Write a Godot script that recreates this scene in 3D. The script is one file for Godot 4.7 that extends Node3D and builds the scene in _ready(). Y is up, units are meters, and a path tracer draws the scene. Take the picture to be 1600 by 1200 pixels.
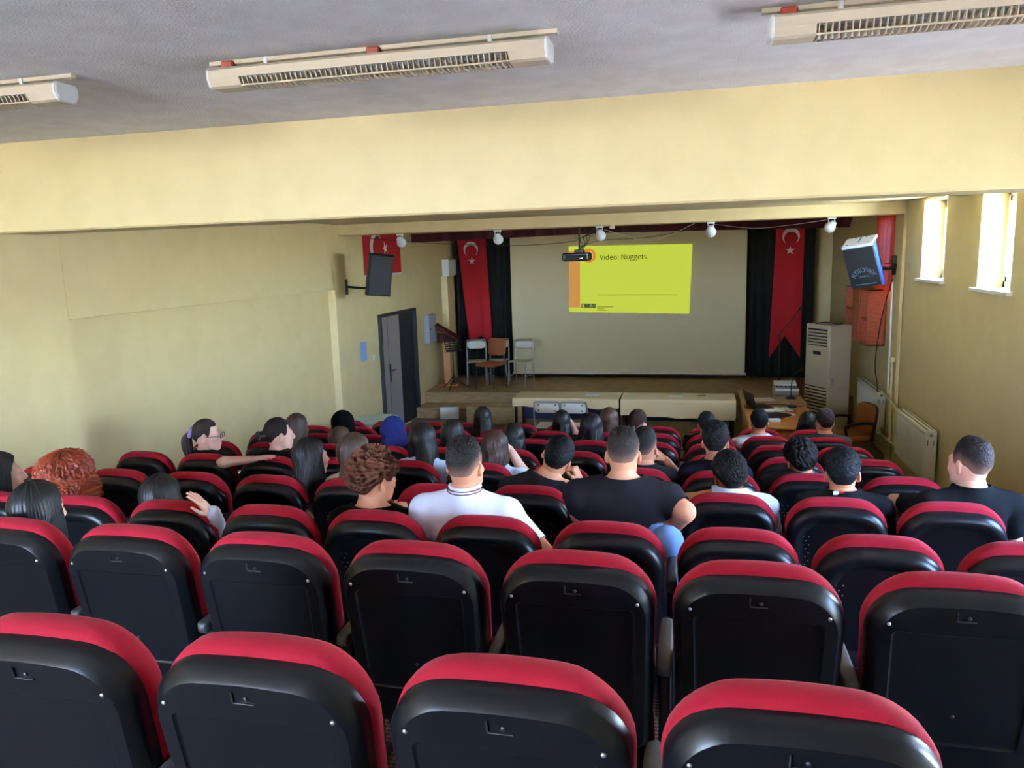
extends Node3D
# A school hall: stepped rows of red seats look down on a low stage with a projected slide.

var SEAT_X0 := -0.0743
var SEAT_DX := 0.55
var ROW_Z0 := 1.3031
var ROW_DZ := 0.9148
var STEP := 0.137
var XL := -4.9
var XR := 2.52
var used := {}
var mats := {}
var rng := RandomNumberGenerator.new()


func _ready() -> void:
	rng.seed = 4127
	# ---- camera ----
	var cam := Camera3D.new()
	cam.name = "camera"
	cam.fov = rad_to_deg(2.0 * atan(600.0 / 1193.4))
	cam.near = 0.05
	cam.far = 200.0
	cam.basis = Basis(Vector3.UP, 0.2331) * Basis(Vector3.RIGHT, -0.1672) * Basis(Vector3.BACK, -0.0305)
	cam.position = Vector3(0, 2.9, 0)
	add_child(cam)
	cam.current = true
	# ---- sky, exposure ----
	var we := WorldEnvironment.new()
	we.name = "environment"
	var env := Environment.new()
	env.background_mode = Environment.BG_SKY
	var sky := Sky.new()
	var sm := ProceduralSkyMaterial.new()
	sm.sky_top_color = Color(0.50, 0.66, 0.92)
	sm.sky_horizon_color = Color(0.82, 0.92, 1.0)
	sm.ground_horizon_color = Color(0.80, 0.80, 0.78)
	sm.ground_bottom_color = Color(0.55, 0.53, 0.50)
	sm.sky_energy_multiplier = SKY_ENERGY
	sm.ground_energy_multiplier = SKY_ENERGY
	sky.sky_material = sm
	env.sky = sky
	env.tonemap_mode = Environment.TONE_MAPPER_LINEAR
	env.tonemap_exposure = EXPOSURE
	env.sdfgi_enabled = true
	env.ssao_enabled = true
	env.ssil_enabled = true
	we.environment = env
	add_child(we)
	# ---- the sun: high behind the stage end, it lights the ground outside and enters no window
	var sun := DirectionalLight3D.new()
	sun.name = "sun"
	sun.light_energy = SUN_ENERGY
	sun.light_color = Color(1.0, 0.98, 0.93)
	sun.shadow_enabled = true
	sun.sky_mode = DirectionalLight3D.SKY_MODE_LIGHT_ONLY
	sun.look_at_from_position(Vector3.ZERO, Vector3(0.12, -1.0, 0.55))
	add_child(sun)
	# ---- daylight through the hall's windows in the window wall ----
	for w in BACK_WINDOWS:
		daylight(Vector3((w[0] + w[1]) / 2.0, (w[2] + w[3]) / 2.0, 3.97), 0.0, Vector2(w[1] - w[0] - 0.1, w[3] - w[2] - 0.1), BACK_LIGHT)
	for w in WINDOWS:
		if w.size() > 4:
			daylight(Vector3(XR + 0.33, (w[2] + w[3]) / 2.0, (w[0] + w[1]) / 2.0), PI / 2.0, Vector2(w[1] - w[0] - 0.1, w[3] - w[2] - 0.1), w[4])
	build_materials()
	build_room()
	build_seats()
	build_stage()
	build_wall_things()
	build_people()


const EXPOSURE := 1.3
const BACK_LIGHT := 3.0
const SKY_ENERGY := 7.5
const SUN_ENERGY := 150.0
# openings of the band of windows in the back wall: x from, x to, y from, y to
const BACK_WINDOWS := []
# z from, z to, y from, y to, light energy
const WINDOWS := [
	[-9.53, -8.73, 2.50, 3.36, 7.0],
	[-7.75, -7.00, 2.48, 3.34, 7.0],
	[-12.0, -11.15, 2.30, 3.32, 0.6],
	[-4.35, -3.25, 1.60, 2.75, 0.0],
	[-2.60, -1.50, 1.60, 2.75, 0.0],
]


func daylight(at: Vector3, turn: float, size: Vector2, energy: float) -> void:
	if energy <= 0.0:
		return
	var a := AreaLight3D.new()
	a.name = "window_daylight"
	a.area_size = size
	a.light_color = Color(0.82, 0.93, 1.0)
	a.light_energy = energy
	a.area_normalize_energy = true
	a.area_range = 40.0
	a.area_attenuation = 2.0
	a.shadow_enabled = true
	a.position = at
	a.basis = Basis(Vector3.UP, turn)
	add_child(a)


# ------------------------------------------------------------------ naming
func numbered(called: String) -> String:
	var n: int = used.get(called, -1) + 1
	used[called] = n
	return called if n == 0 else "%s_%03d" % [called, n]


func thing(called: String, label: String, category: String, at := Vector3.ZERO, turn := 0.0, group := "") -> Node3D:
	var o := Node3D.new()
	o.name = numbered(called)
	add_child(o)
	o.position = at
	o.rotation.y = turn
	meta(o, label, category, group)
	return o


func meta(o: Node, label: String, category: String, group := "") -> void:
	o.set_meta("label", label)
	o.set_meta("category", category)
	if group != "":
		o.set_meta("group", group)


func put(called: String, mesh: Mesh, m: Material, parent: Node = null) -> MeshInstance3D:
	var o := MeshInstance3D.new()
	o.mesh = mesh
	o.material_override = m
	o.cast_shadow = GeometryInstance3D.SHADOW_CASTING_SETTING_ON
	if parent == null:
		o.name = numbered(called)
		add_child(o)
	else:
		o.name = called
		parent.add_child(o, true)
	return o


func struct(called: String, mesh: Mesh, m: Material, parent: Node = null) -> MeshInstance3D:
	var o := put(called, mesh, m, parent)
	if parent == null:
		o.set_meta("kind", "structure")
	return o


func single(called: String, mesh: Mesh, m: Material, label: String, category: String, group := "") -> MeshInstance3D:
	var o := put(called, mesh, m)
	meta(o, label, category, group)
	return o


# ------------------------------------------------------------------ shapes
class Geo:
	var st := SurfaceTool.new()
	var tri := PackedVector3Array()
	var smooth := PackedInt32Array()
	var from := 0

	func _init() -> void:
		st.begin(Mesh.PRIMITIVE_TRIANGLES)

	func t(a: Vector3, b: Vector3, c: Vector3, s := -1) -> void:
		tri.append(a); tri.append(b); tri.append(c)
		smooth.append(s)

	func q(a: Vector3, b: Vector3, c: Vector3, d: Vector3, s := -1) -> void:
		t(a, b, c, s)
		t(a, c, d, s)

	# turns the triangles since the last call so that their fronts face outwards
	func close() -> void:
		var mid := Vector3.ZERO
		for i in range(from, tri.size()):
			mid += tri[i]
		mid /= maxf(1.0, tri.size() - from)
		var vol := 0.0
		for i in range(from, tri.size(), 3):
			vol += (tri[i] - mid).dot((tri[i + 1] - mid).cross(tri[i + 2] - mid))
		if vol > 0.0:  # fronts run clockwise
			for i in range(from, tri.size(), 3):
				var k := tri[i + 1]
				tri[i + 1] = tri[i + 2]
				tri[i + 2] = k
		from = tri.size()

	func box(c: Vector3, size: Vector3, b := Basis(), bev := 0.004) -> Geo:
		var h := size / 2.0
		bev = minf(bev, minf(h.x, minf(h.y, h.z)) * 0.6)
		var p := {}
		for sx in [-1, 1]:
			for sy in [-1, 1]:
				for sz in [-1, 1]:
					var s := Vector3(sx, sy, sz)
					for ax in 3:
						var e := h - Vector3(bev, bev, bev)
						e[ax] = h[ax]
						p[[sx, sy, sz, ax]] = c + b * (s * e)
		for ax in 3:
			var u: int = (ax + 1) % 3
			var v: int = (ax + 2) % 3
			for s in [-1, 1]:
				var k := []
				for uv in [[-1, -1], [1, -1], [1, 1], [-1, 1]]:
					var sg := [0, 0, 0]
					sg[ax] = s; sg[u] = uv[0]; sg[v] = uv[1]
					k.append(p[[sg[0], sg[1], sg[2], ax]])
				face(k, c)
			for su in [-1, 1]:  # the chamfer along axis ax
				for sv in [-1, 1]:
					var k := []
					for e in [[-1, u], [1, u], [1, v], [-1, v]]:
						var sg := [0, 0, 0]
						sg[ax] = e[0]; sg[u] = su; sg[v] = sv
						k.append(p[[sg[0], sg[1], sg[2], e[1]]])
					face(k, c)
		for sx in [-1, 1]:
			for sy in [-1, 1]:
				for sz in [-1, 1]:
					face([p[[sx, sy, sz, 0]], p[[sx, sy, sz, 1]], p[[sx, sy, sz, 2]]], c)
		from = tri.size()
		return self

	func face(k: Array, c: Vector3) -> void:
		var n: Vector3 = (k[1] - k[0]).cross(k[2] - k[0])
		if n.dot(k[0] - c) > 0.0:
			k.reverse()
		t(k[0], k[1], k[2])
		if k.size() > 3:
			t(k[0], k[2], k[3])

	# rings of equally many points, joined in order; caps close the ends
	func loft(rings: Array, cap0 := true, cap1 := true, s := 1, capsmooth := -1) -> Geo:
		for i in rings.size() - 1:
			var a: PackedVector3Array = rings[i]
			var b: PackedVector3Array = rings[i + 1]
			for j in a.size():
				var k := (j + 1) % a.size()
				q(a[j], a[k], b[k], b[j], s)
		for e in [[cap0, 0], [cap1, rings.size() - 1]]:
			if e[0]:
				var r: PackedVector3Array = rings[e[1]]
				var m := Vector3.ZERO
				for x in r:
					m += x
				m /= r.size()
				for j in r.size():
					var k := (j + 1) % r.size()
					if e[1] == 0:
						t(m, r[k], r[j], capsmooth)
					else:
						t(m, r[j], r[k], capsmooth)
		close()
		return self

	func tube(path: Array, r: float, sides := 8, r1 := -1.0) -> Geo:
		var rings := []
		var up := Vector3.UP
		for i in path.size():
			var d: Vector3 = (path[mini(i + 1, path.size() - 1)] - path[maxi(i - 1, 0)]).normalized()
			if absf(d.dot(up)) > 0.95:
				up = Vector3.RIGHT if absf(d.x) < 0.7 else Vector3.BACK
			var x := d.cross(up).normalized()
			var y := x.cross(d).normalized()
			up = y
			var ring := PackedVector3Array()
			var rr := r if r1 < 0.0 else lerpf(r, r1, float(i) / maxf(1.0, path.size() - 1))
			for k in sides:
				var a := TAU * k / sides
				ring.append(path[i] + (x * cos(a) + y * sin(a)) * rr)
			rings.append(ring)
		return loft(rings)

	# profile of (radius, height) turned about b's y axis
	func lathe(prof: Array, at: Vector3, b := Basis(), sides := 20, s := 1) -> Geo:
		var rings := []
		for pr in prof:
			var ring := PackedVector3Array()
			for k in sides:
				var a := TAU * k / sides
				ring.append(at + b * Vector3(cos(a) * pr[0], pr[1], sin(a) * pr[0]))
			rings.append(ring)
		return loft(rings, true, true, s)

	func ball(at: Vector3, r: Vector3, b := Basis(), sides := 14) -> Geo:
		var rings := []
		for i in range(1, 9):
			var v := PI * i / 9.0
			var ring := PackedVector3Array()
			for k in sides:
				var a := TAU * k / sides
				ring.append(at + b * (Vector3(cos(a) * sin(v), cos(v), sin(a) * sin(v)) * r))
			rings.append(ring)
		return loft(rings, true, true, 1, 1)

	# a flat outline pushed along b's z by depth, centred
	func plate(poly: PackedVector2Array, depth: float, at := Vector3.ZERO, b := Basis()) -> Geo:
		var id := Geometry2D.triangulate_polygon(poly)
		for i in range(0, id.size(), 3):
			for s in [-0.5, 0.5]:
				var a := at + b * Vector3(poly[id[i]].x, poly[id[i]].y, s * depth)
				var c := at + b * Vector3(poly[id[i + 1]].x, poly[id[i + 1]].y, s * depth)
				var d := at + b * Vector3(poly[id[i + 2]].x, poly[id[i + 2]].y, s * depth)
				if s < 0.0:
					t(a, c, d)
				else:
					t(a, d, c)
		for j in poly.size():
			var k := (j + 1) % poly.size()
			var p := poly[j]
			var r := poly[k]
			q(at + b * Vector3(p.x, p.y, -depth / 2), at + b * Vector3(p.x, p.y, depth / 2), at + b * Vector3(r.x, r.y, depth / 2), at + b * Vector3(r.x, r.y, -depth / 2))
		close()
		return self

	func moved(x: Transform3D) -> Geo:
		for i in tri.size():
			tri[i] = x * tri[i]
		return self

	func mesh() -> ArrayMesh:
		for i in range(0, tri.size(), 3):
			@warning_ignore("integer_division")
			var s := smooth[i / 3]
			for k in 3:
				st.set_smooth_group(s)
				st.add_vertex(tri[i + k])
		st.generate_normals()
		st.index()
		return st.commit()


func box(c: Vector3, size: Vector3, bev := 0.004, b := Basis()) -> ArrayMesh:
	return Geo.new().box(c, size, b, bev).mesh()


func span(a: Vector3, b: Vector3, bev := 0.002) -> ArrayMesh:
	return box((a + b) / 2.0, (b - a).abs(), bev)


func tubed(path: Array, r: float, sides := 8) -> ArrayMesh:
	return Geo.new().tube(path, r, sides).mesh()


func curve(pts: Array, n := 24) -> Array:
	var out := []
	for i in n + 1:
		var u := float(i) / n * (pts.size() - 1)
		var k := mini(int(u), pts.size() - 2)
		var f := u - k
		var p0: Vector3 = pts[maxi(k - 1, 0)]
		var p1: Vector3 = pts[k]
		var p2: Vector3 = pts[k + 1]
		var p3: Vector3 = pts[mini(k + 2, pts.size() - 1)]
		out.append(p1.cubic_interpolate(p2, p0, p3, f))
	return out


# ------------------------------------------------------------------ materials
func mat(called: String, c: Color, rough := 0.6, metal := 0.0, spec := 0.5) -> StandardMaterial3D:
	var m := StandardMaterial3D.new()
	m.resource_name = called
	m.albedo_color = c
	m.roughness = rough
	m.metallic = metal
	m.metallic_specular = spec
	mats[called] = m
	return m


func noise_tex(freq: float, size := 256, normal := false, bump := 4.0, oct := 4, sd := 1, kind := FastNoiseLite.TYPE_SIMPLEX_SMOOTH) -> NoiseTexture2D:
	var n := FastNoiseLite.new()
	n.seed = sd
	n.noise_type = kind
	n.frequency = freq
	n.fractal_octaves = oct
	var t := NoiseTexture2D.new()
	t.noise = n
	t.width = size
	t.height = size
	t.seamless = true
	t.as_normal_map = normal
	t.bump_strength = bump
	return t


func ramp(t: NoiseTexture2D, cols: Array, offs: Array) -> NoiseTexture2D:
	var g := Gradient.new()
	g.offsets = PackedFloat32Array(offs)
	g.colors = PackedColorArray(cols)
	t.color_ramp = g
	return t


func tri_uv(m: StandardMaterial3D, scale: float, world := true) -> void:
	m.uv1_triplanar = true
	m.uv1_world_triplanar = world
	m.uv1_scale = Vector3(scale, scale, scale)


func build_materials() -> void:
	var m := mat("ochre_paint", Color(0.835, 0.752, 0.545), 0.55)
	m.albedo_texture = ramp(noise_tex(0.006, 512, false, 1, 3, 5), [Color(0.98, 0.98, 0.972), Color(1, 1, 1)], [0.2, 0.8])
	m.normal_enabled = true
	m.normal_texture = noise_tex(0.09, 512, true, 2.0, 3, 7)
	m.normal_scale = 0.10
	tri_uv(m, 0.9)
	m = mat("ceiling_paint", Color(0.90, 0.89, 0.885), 0.9)
	m.albedo_texture = ramp(noise_tex(0.008, 512, false, 1, 4, 9), [Color(0.965, 0.96, 0.955), Color(1, 1, 1)], [0.25, 0.75])
	m.normal_enabled = true
	m.normal_texture = noise_tex(0.16, 512, true, 4.0, 3, 11)
	m.normal_scale = 0.3
	tri_uv(m, 0.9)
	m = mat("floor_tile", Color(1, 1, 1), 0.6)
	var im := Image.create(256, 256, false, Image.FORMAT_RGB8)
	rng.seed = 5
	for y in 256:
		for x in 256:
			var u := int((x + y) / 32.0) % 2
			var v := int((x - y + 512) / 32.0) % 2
			var g := rng.randf_range(-0.05, 0.05)
			im.set_pixel(x, y, (Color(0.52, 0.45, 0.40) if u != v else Color(0.20, 0.13, 0.12)) + Color(g, g, g))
	m.albedo_texture = ImageTexture.create_from_image(im)
	tri_uv(m, 5.0)
	m = mat("seat_plastic", Color(0.040, 0.046, 0.060), 0.34, 0.0, 0.36)
	m.normal_enabled = true
	m.normal_texture = noise_tex(0.2, 256, true, 1.5, 2, 3)
	m.normal_scale = 0.12
	tri_uv(m, 6.0, false)
	m = mat("seat_fabric", Color(0.53, 0.045, 0.125), 0.85, 0.0, 0.3)
	m.normal_enabled = true
	m.normal_texture = noise_tex(0.25, 256, true, 3.0, 2, 13)
	m.normal_scale = 0.3
	m.rim_enabled = true
	m.rim = 0.3
	tri_uv(m, 8.0, false)
	mat("armrest_plastic", Color(0.20, 0.195, 0.19), 0.5)
	mat("seat_frame", Color(0.035, 0.035, 0.04), 0.5)
	mat("screw_steel", Color(0.75, 0.75, 0.76), 0.3, 0.9)
	mat("clip_grey", Color(0.16, 0.165, 0.18), 0.35)
	mat("hole_light", Color(0.55, 0.57, 0.6), 0.5)
	m = mat("screen_cloth", Color(0.80, 0.745, 0.59), 0.9)
	mat("black_cloth", Color(0.055, 0.055, 0.055), 0.95)
	mat("maroon_cloth", Color(0.24, 0.05, 0.06), 0.95)
	mat("flag_red", Color(0.66, 0.05, 0.10), 0.85)
	mat("flag_white", Color(0.86, 0.84, 0.84), 0.85)
	m = mat("stage_wood", Color(0.64, 0.51, 0.34), 0.45)
	wood(m, 0.6, 21)
	m = mat("board_wood", Color(0.75, 0.62, 0.45), 0.5)
	wood(m, 1.2, 22)
	m = mat("desk_wood", Color(0.72, 0.46, 0.20), 0.35)
	wood(m, 1.0, 23)
	m = mat("shelf_wood", Color(0.70, 0.33, 0.19), 0.45)
	wood(m, 1.0, 24)
	m = mat("dark_red_wood", Color(0.30, 0.085, 0.05), 0.6, 0.0, 0.3)
	wood(m, 1.2, 25)
	m = mat("rear_panelling", Color(0.42, 0.33, 0.25), 0.5)
	wood(m, 1.0, 27)
	mat("tablecloth", Color(0.83, 0.73, 0.54), 0.8)
	mat("black_metal", Color(0.03, 0.03, 0.032), 0.4, 0.2)
	mat("panel_grey", Color(0.56, 0.57, 0.60), 0.5)
	mat("steel", Color(0.62, 0.62, 0.62), 0.3, 0.7)
	mat("white_plastic", Color(0.86, 0.86, 0.84), 0.4)
	mat("cream_plastic", Color(0.80, 0.77, 0.70), 0.4)
	mat("cream_metal", Color(0.74, 0.68, 0.58), 0.45)
	mat("radiator_white", Color(0.86, 0.84, 0.78), 0.35)
	mat("dark_gap", Color(0.06, 0.06, 0.06), 0.8)
	mat("dark_plastic", Color(0.07, 0.075, 0.08), 0.45)
	mat("speaker_grey", Color(0.10, 0.11, 0.12), 0.6)
	mat("speaker_blue", Color(0.20, 0.32, 0.60), 0.4)
	mat("speaker_light", Color(0.72, 0.74, 0.80), 0.45)
	mat("grille_navy", Color(0.085, 0.09, 0.10), 0.6)
	mat("print_grey", Color(0.34, 0.37, 0.42), 0.6)
	mat("brown_vinyl", Color(0.47, 0.26, 0.13), 0.5)
	mat("orange_vinyl", Color(0.55, 0.30, 0.15), 0.6)
	mat("door_grey", Color(0.56, 0.52, 0.50), 0.5)
	mat("door_navy", Color(0.085, 0.10, 0.135), 0.5)
	mat("blue_board", Color(0.10, 0.14, 0.32), 0.6)
	mat("poster_blue", Color(0.52, 0.63, 0.78), 0.5)
	mat("paper", Color(0.88, 0.88, 0.87), 0.8)
	mat("pipe_paint", Color(0.80, 0.74, 0.53), 0.45)
	mat("red_plastic", Color(0.50, 0.16, 0.10), 0.5)
	mat("lamp_globe", Color(0.80, 0.82, 0.83), 0.25)
	mat("window_pvc", Color(0.90, 0.90, 0.90), 0.35)
	mat("sill_stone", Color(0.84, 0.82, 0.78), 0.4)
	mat("pale_top", Color(0.72, 0.80, 0.74), 0.4)
	m = mat("glass", Color(0.95, 0.97, 1.0, 0.06), 0.05)
	m.transparency = BaseMaterial3D.TRANSPARENCY_ALPHA
	m = mat("orange_curtain", Color(0.98, 0.27, 0.0), 1.0, 0.0, 0.0)
	m.backlight_enabled = true
	m.backlight = Color(0.36, 0.36, 0.36)
	m.cull_mode = BaseMaterial3D.CULL_DISABLED
	mat("outside_ground", Color(0.62, 0.58, 0.52), 0.9)


func wood(m: StandardMaterial3D, scale: float, sd: int) -> void:
	var t := noise_tex(0.02, 512, false, 1, 4, sd)
	m.albedo_texture = ramp(t, [Color(0.90, 0.90, 0.90), Color(1, 1, 1)], [0.3, 0.7])
	m.uv1_triplanar = true
	m.uv1_world_triplanar = true
	m.uv1_scale = Vector3(scale * 0.6, scale * 3.0, scale * 0.6)


func M(called: String) -> StandardMaterial3D:
	return mats[called]


# ------------------------------------------------------------------ the room
func wall_with_openings(x0: float, x1: float, z0: float, z1: float, y0: float, y1: float, holes: Array) -> ArrayMesh:
	# a wall between x0 and x1, running in z, with rectangular openings [z from, z to, y from, y to]
	var g := Geo.new()
	var zs := [z0, z1]
	holes = holes.filter(func(h): return h[0] > z0 and h[1] < z1)
	for h in holes:
		zs.append(h[0])
		zs.append(h[1])
	zs.sort()
	for i in zs.size() - 1:
		if zs[i + 1] - zs[i] < 0.001:
			continue
		var mid: float = (zs[i] + zs[i + 1]) / 2.0
		var ys := [[y0, y1]]
		for h in holes:
			if mid > h[0] and mid < h[1]:
				var nw := []
				for s in ys:
					if h[2] > s[0]:
						nw.append([s[0], minf(h[2], s[1])])
					if h[3] < s[1]:
						nw.append([maxf(h[3], s[0]), s[1]])
				ys = nw
		for s in ys:
			if s[1] - s[0] > 0.001:
				g.box(Vector3((x0 + x1) / 2, (s[0] + s[1]) / 2, mid), Vector3(x1 - x0, s[1] - s[0], zs[i + 1] - zs[i]), Basis(), 0.0)
	return g.mesh()


func build_room() -> void:
	var paint := M("ochre_paint")
	var white := M("ceiling_paint")
	# stepped floor under the rows, flat floor before the stage
	var g := Geo.new()
	for i in range(-5, 8):
		var zb := -(ROW_Z0 + ROW_DZ * i) + 0.14
		var y := STEP * (8 - i)
		g.box(Vector3((XL + XR) / 2, y / 2.0 - 0.15, zb - ROW_DZ / 2), Vector3(XR - XL + 0.6, y + 0.3, ROW_DZ), Basis(), 0.0)
	g.box(Vector3((XL + XR) / 2, -0.15, -12.3), Vector3(XR - XL + 0.6, 0.3, 7.8), Basis(), 0.0)
	struct("floor", g.mesh(), M("floor_tile"))
	# window wall
	var holes := []
	for w in WINDOWS:
		holes.append([w[0], w[1], w[2], w[3]])
	struct("wall_right", wall_with_openings(XR, XR + 0.34, -10.75, 4.0, -0.3, 4.1, holes), paint)
	struct("wall_right_recess", wall_with_openings(XR + 0.12, XR + 0.34, -16.2, -10.75, -0.3, 4.1, holes), paint)
	# door wall: plain behind, a shallow recess beside the rows, a doorway near the stage
	g = Geo.new()
	g.box(Vector3(XL - 0.25, 1.9, -0.55), Vector3(0.5, 4.4, 9.3), Basis(), 0.0)
	g.box(Vector3(XL - 0.25, 3.30, -7.6), Vector3(0.5, 1.62, 4.8), Basis(), 0.006)
	g.box(Vector3(XL - 0.36, 1.1, -7.6), Vector3(0.5, 2.9, 4.8), Basis(), 0.0)
	g.box(Vector3(XL - 0.25, 1.9, -10.725), Vector3(0.5, 4.4, 1.45), Basis(), 0.006)
	g.box(Vector3(XL - 0.25, 3.05, -12.27), Vector3(0.5, 2.1, 1.64), Basis(), 0.0)
	g.box(Vector3(XL - 0.25, 1.9, -14.645), Vector3(0.5, 4.4, 3.11), Basis(), 0.0)
	g.box(Vector3(XL - 1.6, 1.0, -12.27), Vector3(0.1, 2.4, 3.0), Basis(), 0.0)
	struct("wall_left", g.mesh(), paint)
	struct("wall_front", span(Vector3(XL - 0.5, -0.3, -16.2), Vector3(XR + 0.34, 4.1, -15.95), 0.0), paint)
	var bh := []
	for w in BACK_WINDOWS:
		bh.append([-w[1], -w[0], w[2], w[3]])
	var bw := struct("wall_back", wall_with_openings(-4.25, -4.0, -XR - 0.34, -XL + 0.5, -0.3, 4.4, bh), M("rear_panelling"))
	bw.rotation.y = PI / 2.0
	bw.position.z = 0.0
	# ceilings and the two downstand beams
	struct("ceiling", span(Vector3(XL - 0.5, 3.775, -4.8), Vector3(XR + 0.34, 4.05, 4.25), 0.0), white)
	struct("trim_1", span(Vector3(XL - 0.5, 3.163, -5.0), Vector3(XR + 0.34, 4.05, -4.6), 0.012), paint)
	struct("ceiling", span(Vector3(XL - 0.5, 3.395, -10.4), Vector3(XR + 0.34, 3.7, -4.9), 0.0), paint)
	struct("trim_2", span(Vector3(XL - 0.5, 3.245, -10.6), Vector3(XR + 0.34, 3.6, -10.23), 0.008), paint)
	struct("ceiling", span(Vector3(XL - 0.5, 3.52, -16.2), Vector3(XR + 0.34, 3.8, -10.5), 0.0), paint)
	struct("trim_3", span(Vector3(XR - 0.035, -0.1, -10.62), Vector3(XR + 0.02, 3.3, -10.23), 0.006), paint)
	# plaster ducts in the stage corners
	struct("trim_4", span(Vector3(XL - 0.05, 0.3, -15.2), Vector3(XL + 0.13, 2.52, -14.75), 0.004), paint)
	struct("trim_5", span(Vector3(XL - 0.05, 2.52, -15.35), Vector3(XL + 0.14, 2.85, -14.85), 0.004), M("white_plastic"))
	# windows: deep reveals are the wall's own thickness; plastic frames stand at the outer face
	for i in WINDOWS.size():
		window(i + 1, WINDOWS[i])
	for i in BACK_WINDOWS.size():
		var w: Array = BACK_WINDOWS[i]
		var o := window(WINDOWS.size() + i + 1, [w[0], w[1], w[2], w[3]])
		o.transform = Transform3D(Basis(Vector3.UP, -PI / 2.0), Vector3(0, 0, 4.0 - XR)) * Transform3D()
	# ground outside, for the light that bounces in
	struct("ground", span(Vector3(-60, -1.2, -60), Vector3(60, -1.0, 60), 0.0), M("outside_ground"))
	# door
	var d := Node3D.new()
	d.name = "door_1"
	add_child(d)
	d.set_meta("kind", "structure")
	put("door_frame", Geo.new().box(Vector3(XL + 0.005, 1.0, -11.475), Vector3(0.09, 2.03, 0.05)).box(Vector3(XL + 0.005, 1.0, -13.075), Vector3(0.09, 2.03, 0.05)).box(Vector3(XL + 0.005, 1.99, -12.275), Vector3(0.09, 0.05, 1.65)).mesh(), M("door_navy"), d)
	put("door_leaf", span(Vector3(XL - 0.035, 0.01, -12.33), Vector3(XL + 0.01, 1.965, -11.5)), M("door_grey"), d)
	put("door_leaf", span(Vector3(XL - 0.055, 0.01, -13.05), Vector3(XL - 0.015, 1.965, -12.335)), M("door_navy"), d)
	put("groove", span(Vector3(XL + 0.004, 0.02, -11.805), Vector3(XL + 0.0115, 1.96, -11.795), 0.0), M("dark_gap"), d)
	var h := Geo.new()
	h.box(Vector3(XL + 0.016, 1.02, -11.83), Vector3(0.012, 0.30, 0.045))
	h.tube([Vector3(XL + 0.02, 1.06, -11.83), Vector3(XL + 0.06, 1.06, -11.83), Vector3(XL + 0.06, 1.055, -11.95)], 0.011, 8)
	h.tube([Vector3(XL + 0.02, 1.06, -11.83), Vector3(XL + 0.045, 1.06, -11.83), Vector3(XL + 0.045, 1.06, -11.73)], 0.010, 8)
	put("handle", h.mesh(), M("black_metal"), d)


func window(n: int, w: Array) -> Node3D:
	var o := Node3D.new()
	o.name = "window_%d" % n
	add_child(o)
	o.set_meta("kind", "structure")
	var za: float = w[0]
	var zb: float = w[1]
	var ya: float = w[2]
	var yb: float = w[3]
	var x := XR + 0.235
	var g := Geo.new()
	var f := 0.055
	for z in [za + f / 2, zb - f / 2]:
		g.box(Vector3(x, (ya + yb) / 2, z), Vector3(0.06, yb - ya, f))
	for y in [ya + f / 2, yb - f / 2]:
		g.box(Vector3(x, y, (za + zb) / 2), Vector3(0.06, f, zb - za))
	put("window_frame", g.mesh(), M("window_pvc"), o)
	g = Geo.new()
	var zi := za + f
	var ze := zb - f
	for z in [zi + 0.025, ze - 0.025]:
		g.box(Vector3(x - 0.01, (ya + yb) / 2, z), Vector3(0.05, yb - ya - 2 * f, 0.05))
	for y in [ya + f + 0.025, yb - f - 0.025]:
		g.box(Vector3(x - 0.01, y, (za + zb) / 2), Vector3(0.05, 0.05, ze - zi))
	put("sash", g.mesh(), M("window_pvc"), o)
	put("pane", span(Vector3(x - 0.004, ya + f + 0.05, zi + 0.05), Vector3(x + 0.004, yb - f - 0.05, ze - 0.05), 0.0), M("glass"), o)
	put("handle", Geo.new().box(Vector3(x - 0.045, ya + 0.32, ze - 0.03), Vector3(0.02, 0.12, 0.02)).mesh(), M("window_pvc"), o)
	put("window_sill", span(Vector3(XR - 0.05 if za > -11.0 else XR + 0.125, ya - 0.03, za - 0.06), Vector3(XR + 0.3, ya + 0.005, zb + 0.06), 0.006), M("sill_stone"), o)
	return o


# ------------------------------------------------------------------ the seats
func row_z(i: int) -> float:
	return -(ROW_Z0 + ROW_DZ * i)


func row_y(i: int) -> float:
	return STEP * (8 - i)


func col_x(c: int) -> float:
	return SEAT_X0 + SEAT_DX * (c + 0.5)


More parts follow.
